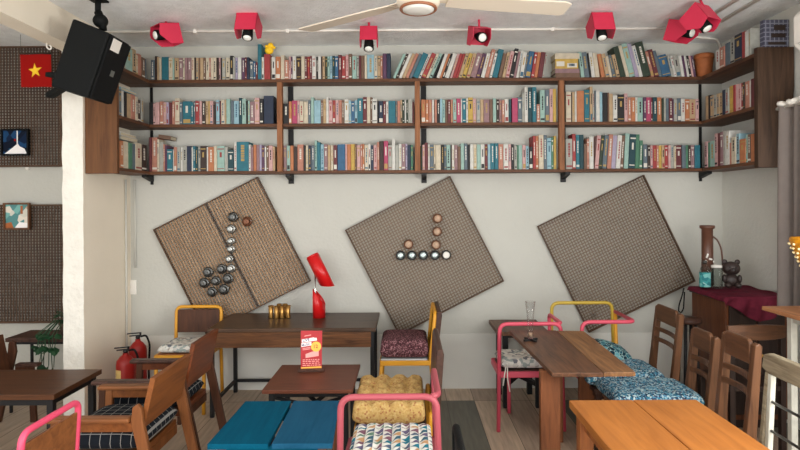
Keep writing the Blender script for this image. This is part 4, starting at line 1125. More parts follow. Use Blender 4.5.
def rail_chair(label, loc, rz, w, zt, zs, seat_d, woods, rake=.05, group='slatted wooden chairs'):
    """wooden chair facing local -x with a shaped top rail and two slats"""
    wz, wy = woods
    t = thing('wooden_chair', label, 'chair', loc, rz, group); h = w/2
    f = lambda z: rake*(z-zs)/(zt-zs)
    for s in (-1, 1):
        mb = MB()
        pts = [(.055, 0), (.10, 0), (.042, zs), (f(zt)+.026, zt-.015), (f(zt)+.012, zt), (f(zt)-.008, zt-.01), (-.006, zs), (-.004, zs-.06)]
        mb.prism(pts, s*(h-.018)-.018, s*(h-.018)+.018, 'Y'); mb.build('back_post', wz, t, .004)
        mb = MB(); mb.bar((-seat_d-.01, s*(h-.01), 0), (-seat_d+.02, s*(h-.02), zs-.02), .036, .036, 0, (1, 0, 0)); mb.build('leg', wz, t, .004)
        mb = MB(); mb.bar((-seat_d+.02, s*(h-.018), zs*.42), (.06, s*(h-.018), zs*.42), .02, .03); mb.build('stretcher', wz, t, .002)
    mb = MB(); H1 = .105
    mb.prism([(-h+.036, zt-H1), (h-.036, zt-H1), (h-.036, zt-.004), (h-.05, zt+.012), (-h+.05, zt+.012), (-h+.036, zt-.004)], f(zt-.05)-.010, f(zt-.05)+.012, 'X'); mb.build('top_rail', wy, t, .006)
    for zz in (zt-.165, zt-.235):
        mb = MB(); n = 8; vs = []
        for i in range(n+1):
            u = -1+2*i/n; x = f(zz)+.02*(1-u*u)
            for dx, dz in ((-.008, -.014), (.008, -.014), (.008, .014), (-.008, .014)): vs.append((x+dx, u*(h-.034), zz+dz))
        fs = [(0,1,2,3), tuple(n*4+k for k in (3,2,1,0))]
        for i in range(n):
            for k in range(4): j = (k+1) % 4; fs.append((i*4+k, i*4+4+k, i*4+4+j, i*4+j))
        mb.add(vs, fs); mb.build('back_slat', wy, t, .003)
    mb = MB(); mb.box((-seat_d-.01, -h+.005, zs-.02), (-.01, h-.005, zs)); mb.build('seat', wy, t, .006)
    for s in (-1, 1): mb = MB(); mb.box((-seat_d+.01, s*(h-.02)-.01, zs-.07), (0, s*(h-.02)+.01, zs-.02)); mb.build('seat_rail', wy, t, .002)
    return t

def legs_table(name, label, x0, x1, y0, y1, z, top, thick, legmat, leg=.03, inset=.03, apron=None, planks=1, brace=False, group=None, corners=None, cat='table', tops=None, gap=.012):
    t = thing(name, label, cat, ((x0+x1)/2, (y0+y1)/2, 0), 0, group)
    cx, cy = (x0+x1)/2, (y0+y1)/2
    C4 = corners or [(x0, y0), (x1, y0), (x1, y1), (x0, y1)]      # near-l, near-r, far-r, far-l
    L = [(a-cx, b-cy) for a, b in C4]
    lerp = lambda p, q, u: (p[0]+(q[0]-p[0])*u, p[1]+(q[1]-p[1])*u)
    wn = abs(L[1][0]-L[0][0])
    for i in range(planks):
        u0, u1 = i/planks, (i+1)/planks
        if i: u0 += gap/2/wn
        if i < planks-1: u1 -= gap/2/wn
        mb = MB(); mb.prism([lerp(L[0], L[1], u0), lerp(L[0], L[1], u1), lerp(L[3], L[2], u1), lerp(L[3], L[2], u0)], z-thick, z, 'Z')
        mb.build('tabletop' if planks == 1 else 'tabletop_plank', (tops[i] if tops else top), t, .003)
    hx, hy = (x1-x0)/2-inset, (y1-y0)/2-inset
    for sx in (-1, 1):
        for sy in (-1, 1):
            mb = MB(); mb.box((sx*hx-leg/2, sy*hy-leg/2, 0), (sx*hx+leg/2, sy*hy+leg/2, z-thick-.001)); mb.build('leg', legmat, t, .003)
    if apron:
        m, ht = apron
        for sy in (-1, 1): mb = MB(); mb.box((-hx+leg/2, sy*hy-.01, z-thick-ht), (hx-leg/2, sy*hy+.01, z-thick-.001)); mb.build('apron', m, t, .002)
        for sx in (-1, 1): mb = MB(); mb.box((sx*hx-.01, -hy+leg/2, z-thick-ht), (sx*hx+.01, hy-leg/2, z-thick-.001)); mb.build('apron', m, t, .002)
    if brace == 'low':
        for sy in (-1, 1):
            mb = MB(); mb.bar((-hx, sy*hy, .17), (0, 0, .20), .03, .03); mb.bar((0, 0, .20), (hx, sy*hy, .17), .03, .03); mb.build('brace', legmat, t)
    elif brace:
        for sy in (-1, 1):
            mb = MB()
            zz = z-thick-.03
            mb.bar((-hx, sy*hy, zz), (0, sy*hy*.2, zz*brace), .018, .018); mb.bar((hx, sy*hy, zz), (0, sy*hy*.2, zz*brace), .018, .018)
            mb.build('brace', legmat, t)
    return t

# ------------------------------------------------------------------ left side
legs_table('cafe_table', 'dark brown cafe table with black legs, between pink tube chair and partition wall', -2.62, -1.93, 3.0, 3.47, .507, M['table_dark'], .03, M['steel_black'], .035, .04, (M['steel_black'], .04))
lounge_armchair('wooden armchair with black checked cushion, nearest the pink-framed plywood chair', (-1.30, 2.88, 0), 0, .48, (M['ply'], M['ply_z'], M['ply_x']), .70, seat_len=.40)
cushion('seat_cushion', 'black cushion with white window-pane check on the nearer wooden armchair', (-1.50, 2.88, .331), 0, .43, .44, .115, M['check'], power=5, group='checked cushions')
lounge_armchair('darker red-brown wooden armchair in front of the extinguishers', (-1.325, 3.425, 0), 0, .44, (M['ply_red'], M['ply_dk'], M['dark_wood']), .725, group='wooden armchairs')
cushion('seat_cushion', 'black checked cushion on the red-brown armchair in front of the desk', (-1.55, 3.425, .331), 0, .44, .39, .09, M['check'], power=5, group='checked cushions')
lounge_armchair('dark wooden chair half seen behind the far edge of the dark cafe table', (-2.82, 3.73, 0), PI, .40, (M['ply_dk'], M['ply_dk'], M['dark_wood']), .63, .42, .14)
hoop_back_chair('pink_chair', 'pink tube chair with plywood back, standing against the dark cafe table', 'pink tube chairs', (-1.50, 2.29, 0), 0, .365, .36, .672, .36, M['pink_hot'], M['ply_x'], M['ply_x'], panel_z=(.37, .61), rake=.02)

# recess table and plant
legs_table('side_table', 'dark side table with thin black legs under the lower lattice in the recess', -2.985, -2.48, 4.08, 4.36, .56, M['dark_wood'], .03, M['steel_black'], .018, .025, (M['steel_black'], .02))
t = thing('potted_plant', 'trailing green plant in a pot on the dark side table, beside the partition wall', 'plant', (-2.59, 4.20, .5605))
mb = MB(); mb.lathe([(.045, 0), (.06, .075), (.066, .08), (.066, .095), (.058, .095), (.055, .07), (.001, .068)], 20); mb.build('pot', M['soil_pot'], t)
mst, mlf = MB(), MB(); rp = random.Random(4)
def leaf(mb, c, dirv, s):
    d = Vector(dirv).normalized(); side = d.cross(Vector((0, 0, 1)));
    if side.length < .1: side = Vector((1, 0, 0))
    side.normalize(); up = side.cross(d)
    out = [(0, 0), (.3, .42), (.6, .40), (1.0, 0), (.6, -.40), (.3, -.42)]
    vs = [Vector(c)+d*(u*s)+side*(v*s)+up*(-.25*s*abs(v)) for u, v in out]
    mid = [Vector(c)+d*(u*s) for u in (.3, .6)]
    allv = vs+mid
    mb.add(allv, [(0, 6, 1), (1, 6, 7, 2), (2, 7, 3), (3, 7, 4), (4, 7, 6, 5), (5, 6, 0)])
for k in range(22):
    a = rp.uniform(0, 2*PI); r = rp.uniform(.02, .045) if math.cos(a) > -.1 else rp.uniform(.05, .10); hgt = rp.uniform(.0, .09)
    e = Vector((r*math.cos(a), r*math.sin(a), .09+hgt))
    mst.tube([(0, 0, .08), (e.x*.4, e.y*.4, .09+hgt*.8), e], .003, 5)
    for q in range(2): leaf(mlf, e, (math.cos(a+rp.uniform(-1, 1)), math.sin(a+rp.uniform(-1, 1)), rp.uniform(-.6, .4)), rp.uniform(.04, .055))
for k in range(10):
    x = rp.uniform(-.13, .02); dl = rp.uniform(.12, .34); y = -.14-rp.uniform(0, .03)
    pts = [(0, 0, .09), (x*.5, -.06, .12), (x, y, .04), (x+rp.uniform(-.03, .03), y, -.06), (x+rp.uniform(-.06, .06), y, -dl+.08)]
    mst.tube(pts, .003, 5)
    for p in pts[2:]: leaf(mlf, p, (rp.uniform(-1, 1), -.5, rp.uniform(-1, -.2)), rp.uniform(.04, .07))
mst.build('stems', M['leaf'], t); mlf.build('leaves', M['leaf'], t)

# fire extinguishers
def extinguisher(label, x, y, h, r, lab):
    t = thing('fire_extinguisher', label, 'fire extinguisher', (x, y, 0), .4, 'fire extinguishers')
    mb = MB(); mb.lathe([(r*.92, 0), (r, .012), (r, h*.72), (r*.92, h*.78), (r*.6, h*.84), (r*.3, h*.87), (r*.28, h*.9)], 26); mb.build('cylinder', M['red_ext'], t)
    mb = MB(); mb.lathe([(.016, h*.9), (.018, h*.93), (.012, h*.955)], 14); mb.box((-.06, -.009, h*.945), (.02, .009, h*.96)); mb.box((-.075, -.008, h*.98), (.025, .008, h*.995)); mb.box((.012, -.008, h*.945), (.026, .008, h*.995)); mb.build('valve', M['black_gloss'], t)
    mb = MB(); mb.tube([(.02, 0, h*.93), (.06, -.01, h*.95), (r+.02, -.02, h*.82), (r+.012, -.02, h*.5), (r+.012, -.02, h*.25)], .008, 8, 0, .03); mb.build('hose', M['black'], t)
    if lab:
        mb = MB(); n = 14; vs, fs = [], []
        for i in range(n+1):
            a = -2.95+.95*i/n
            for z in (h*.28, h*.66):
                for rr in (r+.0012,): vs.append((rr*math.cos(a), rr*math.sin(a), z))
        for i in range(n): fs.append((2*i, 2*i+2, 2*i+3, 2*i+1))
        mb.add(vs, fs); mb.build('paper_label', M['label_y'], t)
extinguisher('red fire extinguisher with pale paper label, the nearer one in the wall corner', -2.125, 4.14, .48, .066, True)
extinguisher('taller red fire extinguisher, the rear one in the wall corner', -2.145, 4.37, .535, .066, False)

# ------------------------------------------------------------------ desk
t = thing('desk', 'long dark wooden desk with reclaimed-wood front and black steel legs, against the wall', 'desk', (-.85, 4.27, 0))
x0, x1, y0, y1, zd = -.60, .612, -.30, .28, .645
mb = MB(); mb.box((x0, y0, zd-.028), (x1, y1, zd)); mb.build('desktop', M['desk_top'], t, .004)
mb = MB(); mb.box((x0+.004, y0+.004, zd-.14), (x1-.035, y0+.03, zd-.029)); mb.build('front_board', M['desk_apron'], t, .003)
for sx in (-1, 1):
    for sy in (-1, 1):
        mb = MB(); x = .575*sx; y = -.275 if sy < 0 else .262
        if sx > 0 and sy < 0: x = .585
        mb.box((x-.014, y-.014, 0), (x+.014, y+.014, zd-.029)); mb.build('leg', M['steel_black'], t, .002)
    mb = MB(); mb.box((.575*sx-.011, -.26, .085), (.575*sx+.011, 0.25, .107)); mb.build('stretcher', M['steel_black'], t)
    mb = MB(); mb.box((.575*sx-.011, -.245, zd-.055), (.575*sx+.011, .25, zd-.03)); mb.build('side_rail', M['desk_apron'] if sx > 0 else M['steel_black'], t)
mb = MB(); mb.box((-.56, .252, .085), (.56, .272, .107)); mb.build('stretcher', M['steel_black'], t)
ZD = zd+.0006
for px, py, lb in [(271, 318, 'brass cup on the desk, at the yellow chair end of the cluster'), (276.5, 318.5, 'brass cup on the desk, second of the front ones from the yellow chair'),
                   (282, 318, 'brass cup on the desk, third of the front ones from the yellow chair'), (288, 317.8, 'brass cup on the desk, lamp end of the cluster'),
                   (279.4, 316.2, 'brass cup on the desk, behind the middle of the cluster'), (285.2, 316.2, 'brass cup on the desk, behind the lamp end of the cluster')]:
    Y = (EYE-ZD)*F/(py-ROLL*(CX-px)-CY); q = P(px, py, Y)
    mb = MB(); mb.lathe([(.019, 0), (.020, .004), (.017, .04), (.0215, .098), (.0205, .098), (.0155, .04), (.001, .012)], 20)
    o = mb.build('brass_cup', M['brass'], None, 0, (q.x, q.y, ZD)); tag(o, lb, 'cup', 'brass cups on the desk')
# red desk lamp: two cut tubes on rods
q = P(318.5, 318, 4.33)
t = thing('desk_lamp', 'red desk lamp with cut-tube base and tilted tube shade on the desk', 'lamp', (q.x, 4.36, ZD))
def cut_tube(r, h_hi, h_lo, n=28):
    """open tube whose rim is cut aslant: tall on -x, low on +x"""
    mb = MB(); vs, fs = [], []
    for rr in (r, r-.004):
        for k in range(n):
            a = 2*PI*k/n; c = math.cos(a); zt = h_lo+(h_hi-h_lo)*(.5-.5*c)**.8
            vs.append((rr*c, rr*math.sin(a), 0)); vs.append((rr*c, rr*math.sin(a), zt))
    for k in range(n):
        j = (k+1) % n; o = 2*n
        fs += [(2*k, 2*j, 2*j+1, 2*k+1), (o+2*k+1, o+2*j+1, o+2*j, o+2*k), (2*k+1, 2*j+1, o+2*j+1, o+2*k+1), (2*k, o+2*k, o+2*j, 2*j)]
    mb.add(vs, fs, 0, None, True); return mb
mb = cut_tube(.050, .225, .10); mb.lathe([(.049, 0), (.049, .012), (.001, .012)], 28); mb.build('base', M['red_lamp'], t)
mb = MB()
mb.tube([(-.030, -.01, .012), (-.030, -.01, .36)], .005, 8); mb.tube([(-.030, .014, .012), (-.030, .014, .36)], .005, 8); mb.build('rod', M['chrome'], t)
mb = cut_tube(.052, .285, .225)
Sx = Matrix.Translation((-.048, 0, .482)) @ Matrix.Rotation(math.radians(180-26), 4, 'Y') @ Matrix.Rotation(0, 4, 'Z')
mb.v = [tuple(Sx @ Vector((v[0], v[1], v[2]))) for v in mb.v]
mb2 = MB(); mb2.lathe([(.051, 0), (.046, -.012), (.001, -.015)], 28); mb2.v = [tuple(Sx @ Vector(v)) for v in mb2.v]
k = len(mb.v); mb.v += mb2.v; mb.f += [tuple(i+k for i in f) for f in mb2.f]; mb.m += mb2.m; mb.sm += mb2.sm
mb.build('shade', M['red_lamp'], t)

# yellow chair at the desk
hoop_back_chair('yellow_chair', 'yellow tube chair with brown back panel at the end of the desk', 'yellow tube chairs', (-1.685, 4.42, 0), PI/2, .36, .36, .735, .44, M['yellow'], M['ply_dk'], M['ply_x'], panel_z=(.52, .70), rake=.02)
cushion('seat_cushion', 'grey printed cushion on the yellow chair at the end of the desk', (-1.69, 4.22, .441), 0, .34, .32, .06, M['greyfloral'], 2, 2, .2, group='seat cushions')

# ------------------------------------------------------------------ low tables in the middle
legs_table('low_table', 'low red-brown square table holding the red menu card', -.815, -.312, 3.05, 3.54, .507, M['table_brown'], .022, M['steel_black'], .03, .045, (M['steel_black'], .03), brace=.75)
zb = .507
a, b, c, d = [P(*p, (EYE-zb)*F/(p[1]-CY)) for p in ((207, 443), (333, 441), (339.5, 400), (245.5, 400))]
legs_table('low_table', 'low blue painted two-plank table in front of the red-brown one', min(a.x, d.x), b.x, a.y, c.y, zb, M['blue'], .024, M['slab_leg'], .036, .05, (M['blue'], .06), planks=2, corners=[(a.x, a.y), (b.x, a.y), (c.x, c.y), (d.x, c.y)], tops=[M['blue'], M['blue_dull']], gap=.016)

# menu card on its wooden stand
Ym = 3.40; q = P(311.3, 370, Ym)
t = thing('menu_card', 'red printed menu card standing on the low red-brown table', 'menu card', (q.x, Ym, zb+.0006), .10)
mb = MB(); mb.box((-.078, -.026, 0), (.078, .026, .016)); mb.build('stand', M['dark_wood'], t, .003)
mb = MB(); wc, hc = .064, .246
mb.prism([(-wc, .014), (wc, .014), (wc+.004, hc), (-wc+.002, hc+.004)], -.003, .003, 'Y'); card = mb.build('card', M['card_red'], t)
def flat_on_card(name, polys, mat, y=-.0042, parent=card):
    mb = MB()
    for p in polys: mb.prism(p, y, -.003+.0002, 'Y')
    return mb.build(name, mat, parent)
for one in [[(-.056, .176), (.018, .186), (.018, .207), (-.056, .197)], [(-.060, .150), (.002, .158), (.002, .180), (-.060, .172)], [(.018, .186), (.036, .188), (.034, .204), (.018, .204)]]: flat_on_card('title_strip', [one], M['card_white'])
flat_on_card('price_disc', [[(.030+.031*math.cos(k*PI/12), .150+.031*math.sin(k*PI/12)) for k in range(24)]], M['card_yellow'], -.0046)
flat_on_card('text_block', [[(-.034, .082), (.046, .092), (.046, .124), (.006, .120), (-.034, .106)]], M['card_pink'])
rl = random.Random(2)
LN = []
for z in (.034, .046, .058, .068):
    x = -.052; one = []
    while x < .05:
        l = rl.uniform(.006, .02); one.append([(x, z), (min(x+l, .056), z), (min(x+l, .056), z+.005), (x, z+.005)]); x += l+.005
    LN.append(one)
for z in (.134, .142): LN.append([[(-.052, z-.004), (-.004, z+.002), (-.004, z+.006), (-.052, z)]])
LN.append([[(-.04, .214), (0, .220), (0, .225), (-.04, .219)]])
for one in LN: flat_on_card('lettering', one, M['card_pink'], -.0040)
flat_on_card('foot_band', [[(-.062, .018), (.062, .018), (.062, .028), (-.062, .026)]], M['card_yellow'], -.0040)
def text(s, size, loc, mat, parent, name, rot=(PI/2, 0, 0), shear=0):
    cu = bpy.data.curves.new(name, 'FONT'); cu.body = s; cu.size = size; cu.extrude = .0003; cu.offset = size*.012
    tmp = bpy.data.objects.new('tmp', cu); COL.objects.link(tmp)
    bpy.context.view_layer.update()
    dg = bpy.context.evaluated_depsgraph_get()
    me = bpy.data.meshes.new_from_object(tmp.evaluated_get(dg)); me.name = name
    bpy.data.objects.remove(tmp)
    o = bpy.data.objects.new(name, me); me.materials.clear(); me.materials.append(mat); COL.objects.link(o)
    o.parent = parent; o.location = loc; o.rotation_euler = rot
    return o
text('LIVE', .023, (-.050, -.0046, .1815), M['card_navy'], card, 'lettering', (PI/2, -.13, 0))
text('MUSIC', .019, (-.057, -.0046, .1545), M['card_navy'], card, 'lettering', (PI/2, -.13, 0))
text('12', .030, (.012, -.0050, .1405), M['card_red'], card, 'lettering', (PI/2, -.05, 0))

# ------------------------------------------------------------------ middle chairs
hoop_back_chair('yellow_chair', 'yellow tube chair with plum cushion, between the desk and yellow-cushioned chair', 'yellow tube chairs', (.155, 4.165, 0), 0, .42, .36, .765, .42, M['yellow'], None, M['grey_seat'], rake=.035, slab=(.40, .765, M['dark_wood']))
cushion('seat_cushion', 'plum speckled box cushion on the yellow chair beside the desk', (-.032, 4.165, .421), 0, .365, .43, .135, M['speck'], power=9, group='seat cushions', n=30)
hoop_back_chair('yellow_chair', 'yellow-legged chair with dark slab back under the tufted yellow cushion', 'yellow tube chairs', (.112, 3.16, 0), 0, .50, .40, .43, .36, M['yellow'], None, M['dark_wood'], rake=.004, slab=(.40, .765, M['dark_wood']))
cushion('seat_cushion', 'tufted yellow printed cushion on the dark-backed yellow chair, middle of the room', (-.108, 3.16, .361), 0, .40, .56, .13, M['yellow_cloth'], 4, 3, .5, power=8, group='seat cushions', n=56)
side_hoops_chair('pink_chair', 'dusty pink tube armchair with the triangle-print cushion, in front of yellow cushion', 'pink tube chairs', (-.084, 2.45, 0), 0, .392, .385, .750, .42, M['pink_dull'], M['dark_wood'])
cushion('seat_cushion', 'white cushion printed with coloured triangles, on the dusty pink armchair', (-.078, 2.455, .421), 0, .375, .355, .085, M['tri'], 6, 5, .35, power=7, group='seat cushions', n=60)
hoop_back_chair('black_chair', 'black metal chair whose back corner shows beside the dusty pink armchair', 'black metal chairs', (.170, 1.815, 0), PI, .34, .34, .75, .43, M['black'], M['black'], M['black'], panel_z=(.6, .735), rake=.004)

# ------------------------------------------------------------------ right side
side_hoops_chair('pink_chair', 'pink tube chair with grey printed cushion, at the wall end of the long slab table', 'pink tube chairs', (.815, 3.87, 0), 0, .41, .33, .734, .41, M['pink'], M['dark_wood'])
cushion('seat_cushion', 'pale grey printed cushion with white ties, on the pink chair behind the slab table', (.80, 3.87, .411), 0, .37, .30, .075, M['greyfloral'], 2, 2, .2, group='seat cushions',
        ties=[[(-.14, -.14, .03), (-.14, -.175, .035), (-.145, -.196, -.04), (-.13, -.198, -.13)], [(-.14, -.14, .03), (-.15, -.178, .037), (-.165, -.200, -.02), (-.175, -.2, -.09)]])
legs_table('side_table', 'small wooden table with braced black steel legs, against the wall behind the pink chair', .655, 1.04, 4.08, 4.52, .585, M['slab'], .03, M['steel_black'], .04, .07, (M['steel_black'], .03), brace='low')
side_hoops_chair('yellow_chair', 'olive-yellow tube chair against the wall under the bare lattice', 'yellow tube chairs', (1.325, 4.36, 0), 0, .46, .28, .782, .36, M['yellow_olive'], M['ply_x'], rail=False)
side_hoops_chair('pink_chair', 'bright pink tube chair between the slab table and the wall chairs', 'pink tube chairs', (1.357, 3.93, 0), 0, .36, .36, .734, .36, M['pink'], M['grey_seat'], near_leg=False, rear=M['yellow'])
cushion('throw_pillow', 'dark teal leaf-print pillow leaning in the bright pink chair by the slab table', (1.415, 3.92, .415), 0, .26, .29, .12, M['leafcloth'], power=3.5, group='patterned pillows', rot=(.1, .32, 0), n=24)

# long slab table on board legs
zs_ = .70
t = thing('slab_table', 'long narrow slab table of dark and pale planks, holding the glass vase', 'table', (.905, 3.15, 0))
hx, hy = .205, .465
mb = MB(); mb.prism([(-hx, -hy+.015), (.045, -hy+.01), (.06, hy), (-hx-.04, hy+.01)], zs_-.022, zs_, 'Z'); mb.build('tabletop_plank', M['slab'], t, .003)
mb = MB(); mb.prism([(.048, -hy+.014), (hx, -hy+.018), (hx+.03, hy-.02), (.063, hy-.006)], zs_-.022, zs_, 'Z'); mb.build('tabletop_plank', M['slab2'], t, .003)
for xx, yy in ((-.185, -.32), (.215, .33), (.03, .40)):
    mb = MB(); mb.box((xx-.05, yy-.02, 0), (xx+.05, yy+.02, zs_-.023)); mb.build('leg', M['slab_leg'], t, .003)
mb = MB(); mb.bar((-.18, -.30, zs_-.06), (.03, .38, zs_-.06), .03, .07); mb.build('cross_rail', M['slab_leg'], t, .002)
q = P(530.5, 340.5, 3.34)
t = thing('glass_vase', 'tall slim clear glass vase standing on the slab table', 'vase', (q.x, 3.34, zs_+.0135))
mb = MB(); mb.lathe([(.016, 0), (.02, .004), (.017, .03), (.0165, .06), (.022, .15), (.032, .225), (.030, .225), (.019, .15), (.0135, .06), (.014, .012), (.001, .010)], 24); mb.build('vessel', M['glass'], t)
mb = MB(); mb.lathe([(.013, .0125), (.013, .035), (.001, .036)], 16); mb.build('filling', M['copper_face'], t)
mb = MB()
for k in range(2):
    an = .5+k*PI/2; c, s_ = math.cos(an)*.05, math.sin(an)*.05
    mb.bar((-c, -s_, .006), (c, s_, .006), .012, .012)
o = mb.build('vase_stand', M['steel_black'], None, 0, (q.x, 3.34, zs_+.0006)); tag(o, 'small black crossed stand under the glass vase on the slab table', 'stand')

# benches and teal cushions
legs_table('bench', 'low wooden bench under the blue mosaic cushion, beside the slab table', 1.13, 1.56, 3.36, 3.70, .40, M['dark_wood'], .03, M['dark_wood'], .035, .03, (M['dark_wood'], .04), cat='bench')
cushion('seat_cushion', 'blue mosaic-print cushion on the low bench, the one nearer the wall', (1.335, 3.535, .401), 0, .50, .36, .10, M['mosaic'], 3, 2, .25, group='blue mosaic cushions', n=40, wob=.02)
CW = (M['chair_wood'], M['chair_wood_y'])
rail_chair('slatted wooden chair beside the bare lattice, nearest the wall', (1.735, 3.81, 0), 0, .36, .80, .36, .16, CW, rake=.055)
rail_chair('slatted wooden chair with the blue mosaic cushion, middle of the three', (1.62, 3.115, 0), 0, .255, .80, .42, .48, CW, rake=.045)
cushion('seat_cushion', 'blue mosaic-print cushion on the middle slatted chair, the one nearer the orange table', (1.345, 3.115, .421), 0, .50, .36, .085, M['mosaic'], 3, 2, .25, group='blue mosaic cushions', n=40, wob=.02)
rail_chair('tallest slatted wooden chair, close beside the orange table', (1.56, 2.68, 0), 0, .275, .875, .45, .30, CW, rake=.045)

# orange table
legs_table('wooden_table', 'bright orange-brown wooden table of two planks, nearest table of all', .672, 1.205, 1.70, 2.32, .70, M['orange'], .032, M['orange_leg'], .055, .05, (M['orange_leg'], .07), planks=2, gap=.003)

# pale metal-framed chair
t = thing('metal_chair', 'chair with worn pale top rail and whitish steel posts, beside the orange table', 'chair', (1.49, 2.13, 0))
for s in (-1, 1):
    mb = MB(); mb.bar((.05, s*.165, 0), (0, s*.165, .43), .022, .022, 0, (1, 0, 0)); mb.bar((0, s*.165, .43), (.02, s*.165, .82), .022, .022, 0, (1, 0, 0)); mb.build('back_post', M['white_metal'], t, .003)
    mb = MB(); mb.bar((-.255, s*.165, 0), (-.245, s*.165, .42), .022, .022, 0, (1, 0, 0)); mb.build('leg', M['white_metal'], t, .003)
mb = MB(); mb.prism([(-.20, .885), (-.21, .83), (-.17, .812), (.17, .812), (.21, .83), (.20, .885), (.17, .897), (-.17, .897)], .004, .036, 'X'); mb.build('top_rail', M['grey_wood'], t, .005)
mb = MB(); mb.bar((-.012, .188, .45), (.022, .188, .812), .022, .022, 0, (1, 0, 0)); mb.build('wooden_upright', M['grey_wood'], t, .003)
mb = MB(); mb.tube([(.012, -.165, .70), (.012, .165, .70)], .006, 8); mb.tube([(.008, -.165, .58), (.008, .165, .58)], .006, 8); mb.build('back_rod', M['metal_dk'], t)
mb = MB(); mb.box((-.265, -.18, .42), (0, .18, .442)); mb.build('seat', M['grey_wood'], t, .006)

# bar table with amber lamp
legs_table('bar_table', 'tall table with pale wood top and white metal legs, in front of the curtain', 1.97, 2.38, 2.25, 3.08, .95, M['bar_top'], .022, M['white_metal'], .035, .10, (M['white_metal'], .05))
t = thing('table_lamp', 'amber beaded lamp with an upturned cone shade on the tall table', 'lamp', (2.035, 2.74, .9506))
mb = MB(); mb.lathe([(.06, 0), (.06, .012), (.012, .02), (.009, .19), (.014, .20)], 20); mb.build('stem', M['brass'], t)
mb = MB(); prof = [(.03, .195), (.05, .22), (.085, .29), (.115, .37), (.122, .385), (.116, .40), (.110, .395), (.078, .29), (.001, .21)]
mb.lathe(prof, 28); sh_ = mb.build('shade', M['amber'], t)
mb = MB()
for ring in range(7):
    z = .235+ring*.022; r = .058+(z-.22)*.43
    for k in range(18): 
        a = 2*PI*(k+.5*(ring % 2))/18; mb.ball((r*math.cos(a), r*math.sin(a), z), .0065, 0, (1, 1, 1), 6, 4)
mb.build('bead_pattern', plain('bead', rgb(240, 222, 170), .2), sh_)

# cabinet corner
t = thing('cabinet', 'brown wooden cabinet in the room corner, partly covered by a burgundy cloth', 'cabinet', (2.345, 3.945, 0))
x0, x1, y0, y1, zc_ = -.215, .215, -.225, .225, .885
mb = MB(); mb.box((x0+.01, y0+.012, .06), (x1, y1, zc_-.026)); mb.build('body', M['cab'], t, .003)
mb = MB(); mb.box((x0-.012, y0-.012, zc_-.025), (x1, y1, zc_)); mb.build('top', M['black_wood'], t, .004)
mb = MB(); mb.box((x0+.03, y0+.03, 0), (x1-.02, y1-.02, .06)); mb.build('plinth', M['black_wood'], t)
for k in range(2):
    a = x0+.03+k*.192; mb = MB(); mb.box((a, y0-.004, .10), (a+.182, y0+.010, zc_-.05)); dr = mb.build('door', M['black_wood'], t, .003)  # front darker than the lit side: shade painted into the doors
    mb = MB(); mb.ball((a+(.16 if k == 0 else .02), y0-.014, .5), .012); mb.build('knob', M['brass'], dr)
def cloth():
    mb = MB(); vs, fs = [], []; nx, ny = 40, 60
    X0, X1, Y0, Y1 = 2.105, 2.57, 3.70, 4.175
    zt = zc_+.012
    for s in (0, 1):
        for i in range(nx+1):
            for j in range(ny+1):
                u, v = i/nx, j/ny
                x = X0+(X1-X0)*u; y = Y1-(Y1-Y0+.16)*v
                z = zt+.003*math.sin(9*u+7*v)+.003*math.sin(17*v-5*u)
                edge = 3.700
                if y < edge:                      # falls over the front
                    over = edge-y
                    drop = over*(.25+.75*(.5-.5*math.cos(u*5.4+.3)))*1.0
                    y = edge-.010-.012*math.sin(u*26+over*14)*min(1, over*12)-.014; z = zt-drop
                if x < 2.118: z -= (2.118-x)*2.0
                vs.append((x, y-.003*s, z+.004*s))
    k = (nx+1)*(ny+1)
    for i in range(nx):
        for j in range(ny):
            a = i*(ny+1)+j; q = (a, a+ny+1, a+ny+2, a+1); fs.append(q); fs.append(tuple(k+w for w in reversed(q)))
    mb.add(vs, fs, 0, None, True)
    o = mb.build('cabinet_cloth', M['burgundy']); tag(o, 'burgundy cloth draped over the corner cabinet', 'cloth')
cloth()
ZCB = zc_+.024
t = thing('plastic_bottle', 'small clear bottle with a teal patterned label on the burgundy cloth', 'bottle', (2.165, 4.03, ZCB))
mb = MB(); mb.lathe([(.034, 0), (.037, .006), (.037, .12), (.03, .145), (.013, .165), (.012, .18)], 22); mb.build('vessel', M['bottle'], t)
mb = MB(); mb.lathe([(.0376, .01), (.0382, .011), (.0382, .112), (.0376, .113)], 22); mb.build('wrap_label', M['teal_label'], t)
mb = MB(); mb.lathe([(.015, .178), (.015, .198), (.001, .2)], 16); mb.build('cap', M['metal_dk'], t)
t = thing('plastic_bottle', 'plain clear jar without label beside the teal bottle, before the bamboo pipe', 'jar', (2.25, 4.03, ZCB))
mb = MB(); mb.lathe([(.038, 0), (.041, .006), (.041, .13), (.036, .15), (.033, .15), (.036, .13), (.036, .012), (.001, .01)], 22); mb.build('vessel', M['bottle'], t)
mb = MB(); mb.lathe([(.037, .148), (.037, .165), (.001, .167)], 18); mb.build('lid', M['white'], t)
t = thing('bamboo_pipe', 'tall dark bamboo smoking pipe with a curved stem, behind the bottles on the cabinet', 'pipe', (2.235, 4.125, ZCB))
mb = MB(); mb.lathe([(.041, 0), (.042, .01), (.040, .2), (.042, .205), (.040, .21), (.039, .425), (.052, .432), (.052, .452), (.040, .454), (.036, .45), (.036, .3), (.001, .29)], 22); mb.build('tube', M['bamboo'], t)
mb = MB(); mb.tube([(.036, -.01, .37), (.065, -.02, .345), (.085, -.03, .29), (.094, -.03, .22), (.097, -.03, .15)], .006, 8, 0, .03); mb.build('stem', M['bamboo'], t)
mb = MB(); rr = random.Random(8)
for k in range(9):
    a = -PI/2+rr.uniform(-.8, .8); z = rr.uniform(.17, .24); mb.ball((.0405*math.cos(a), .0405*math.sin(a), z), .008, 0, (1, 1, 1), 6, 4)
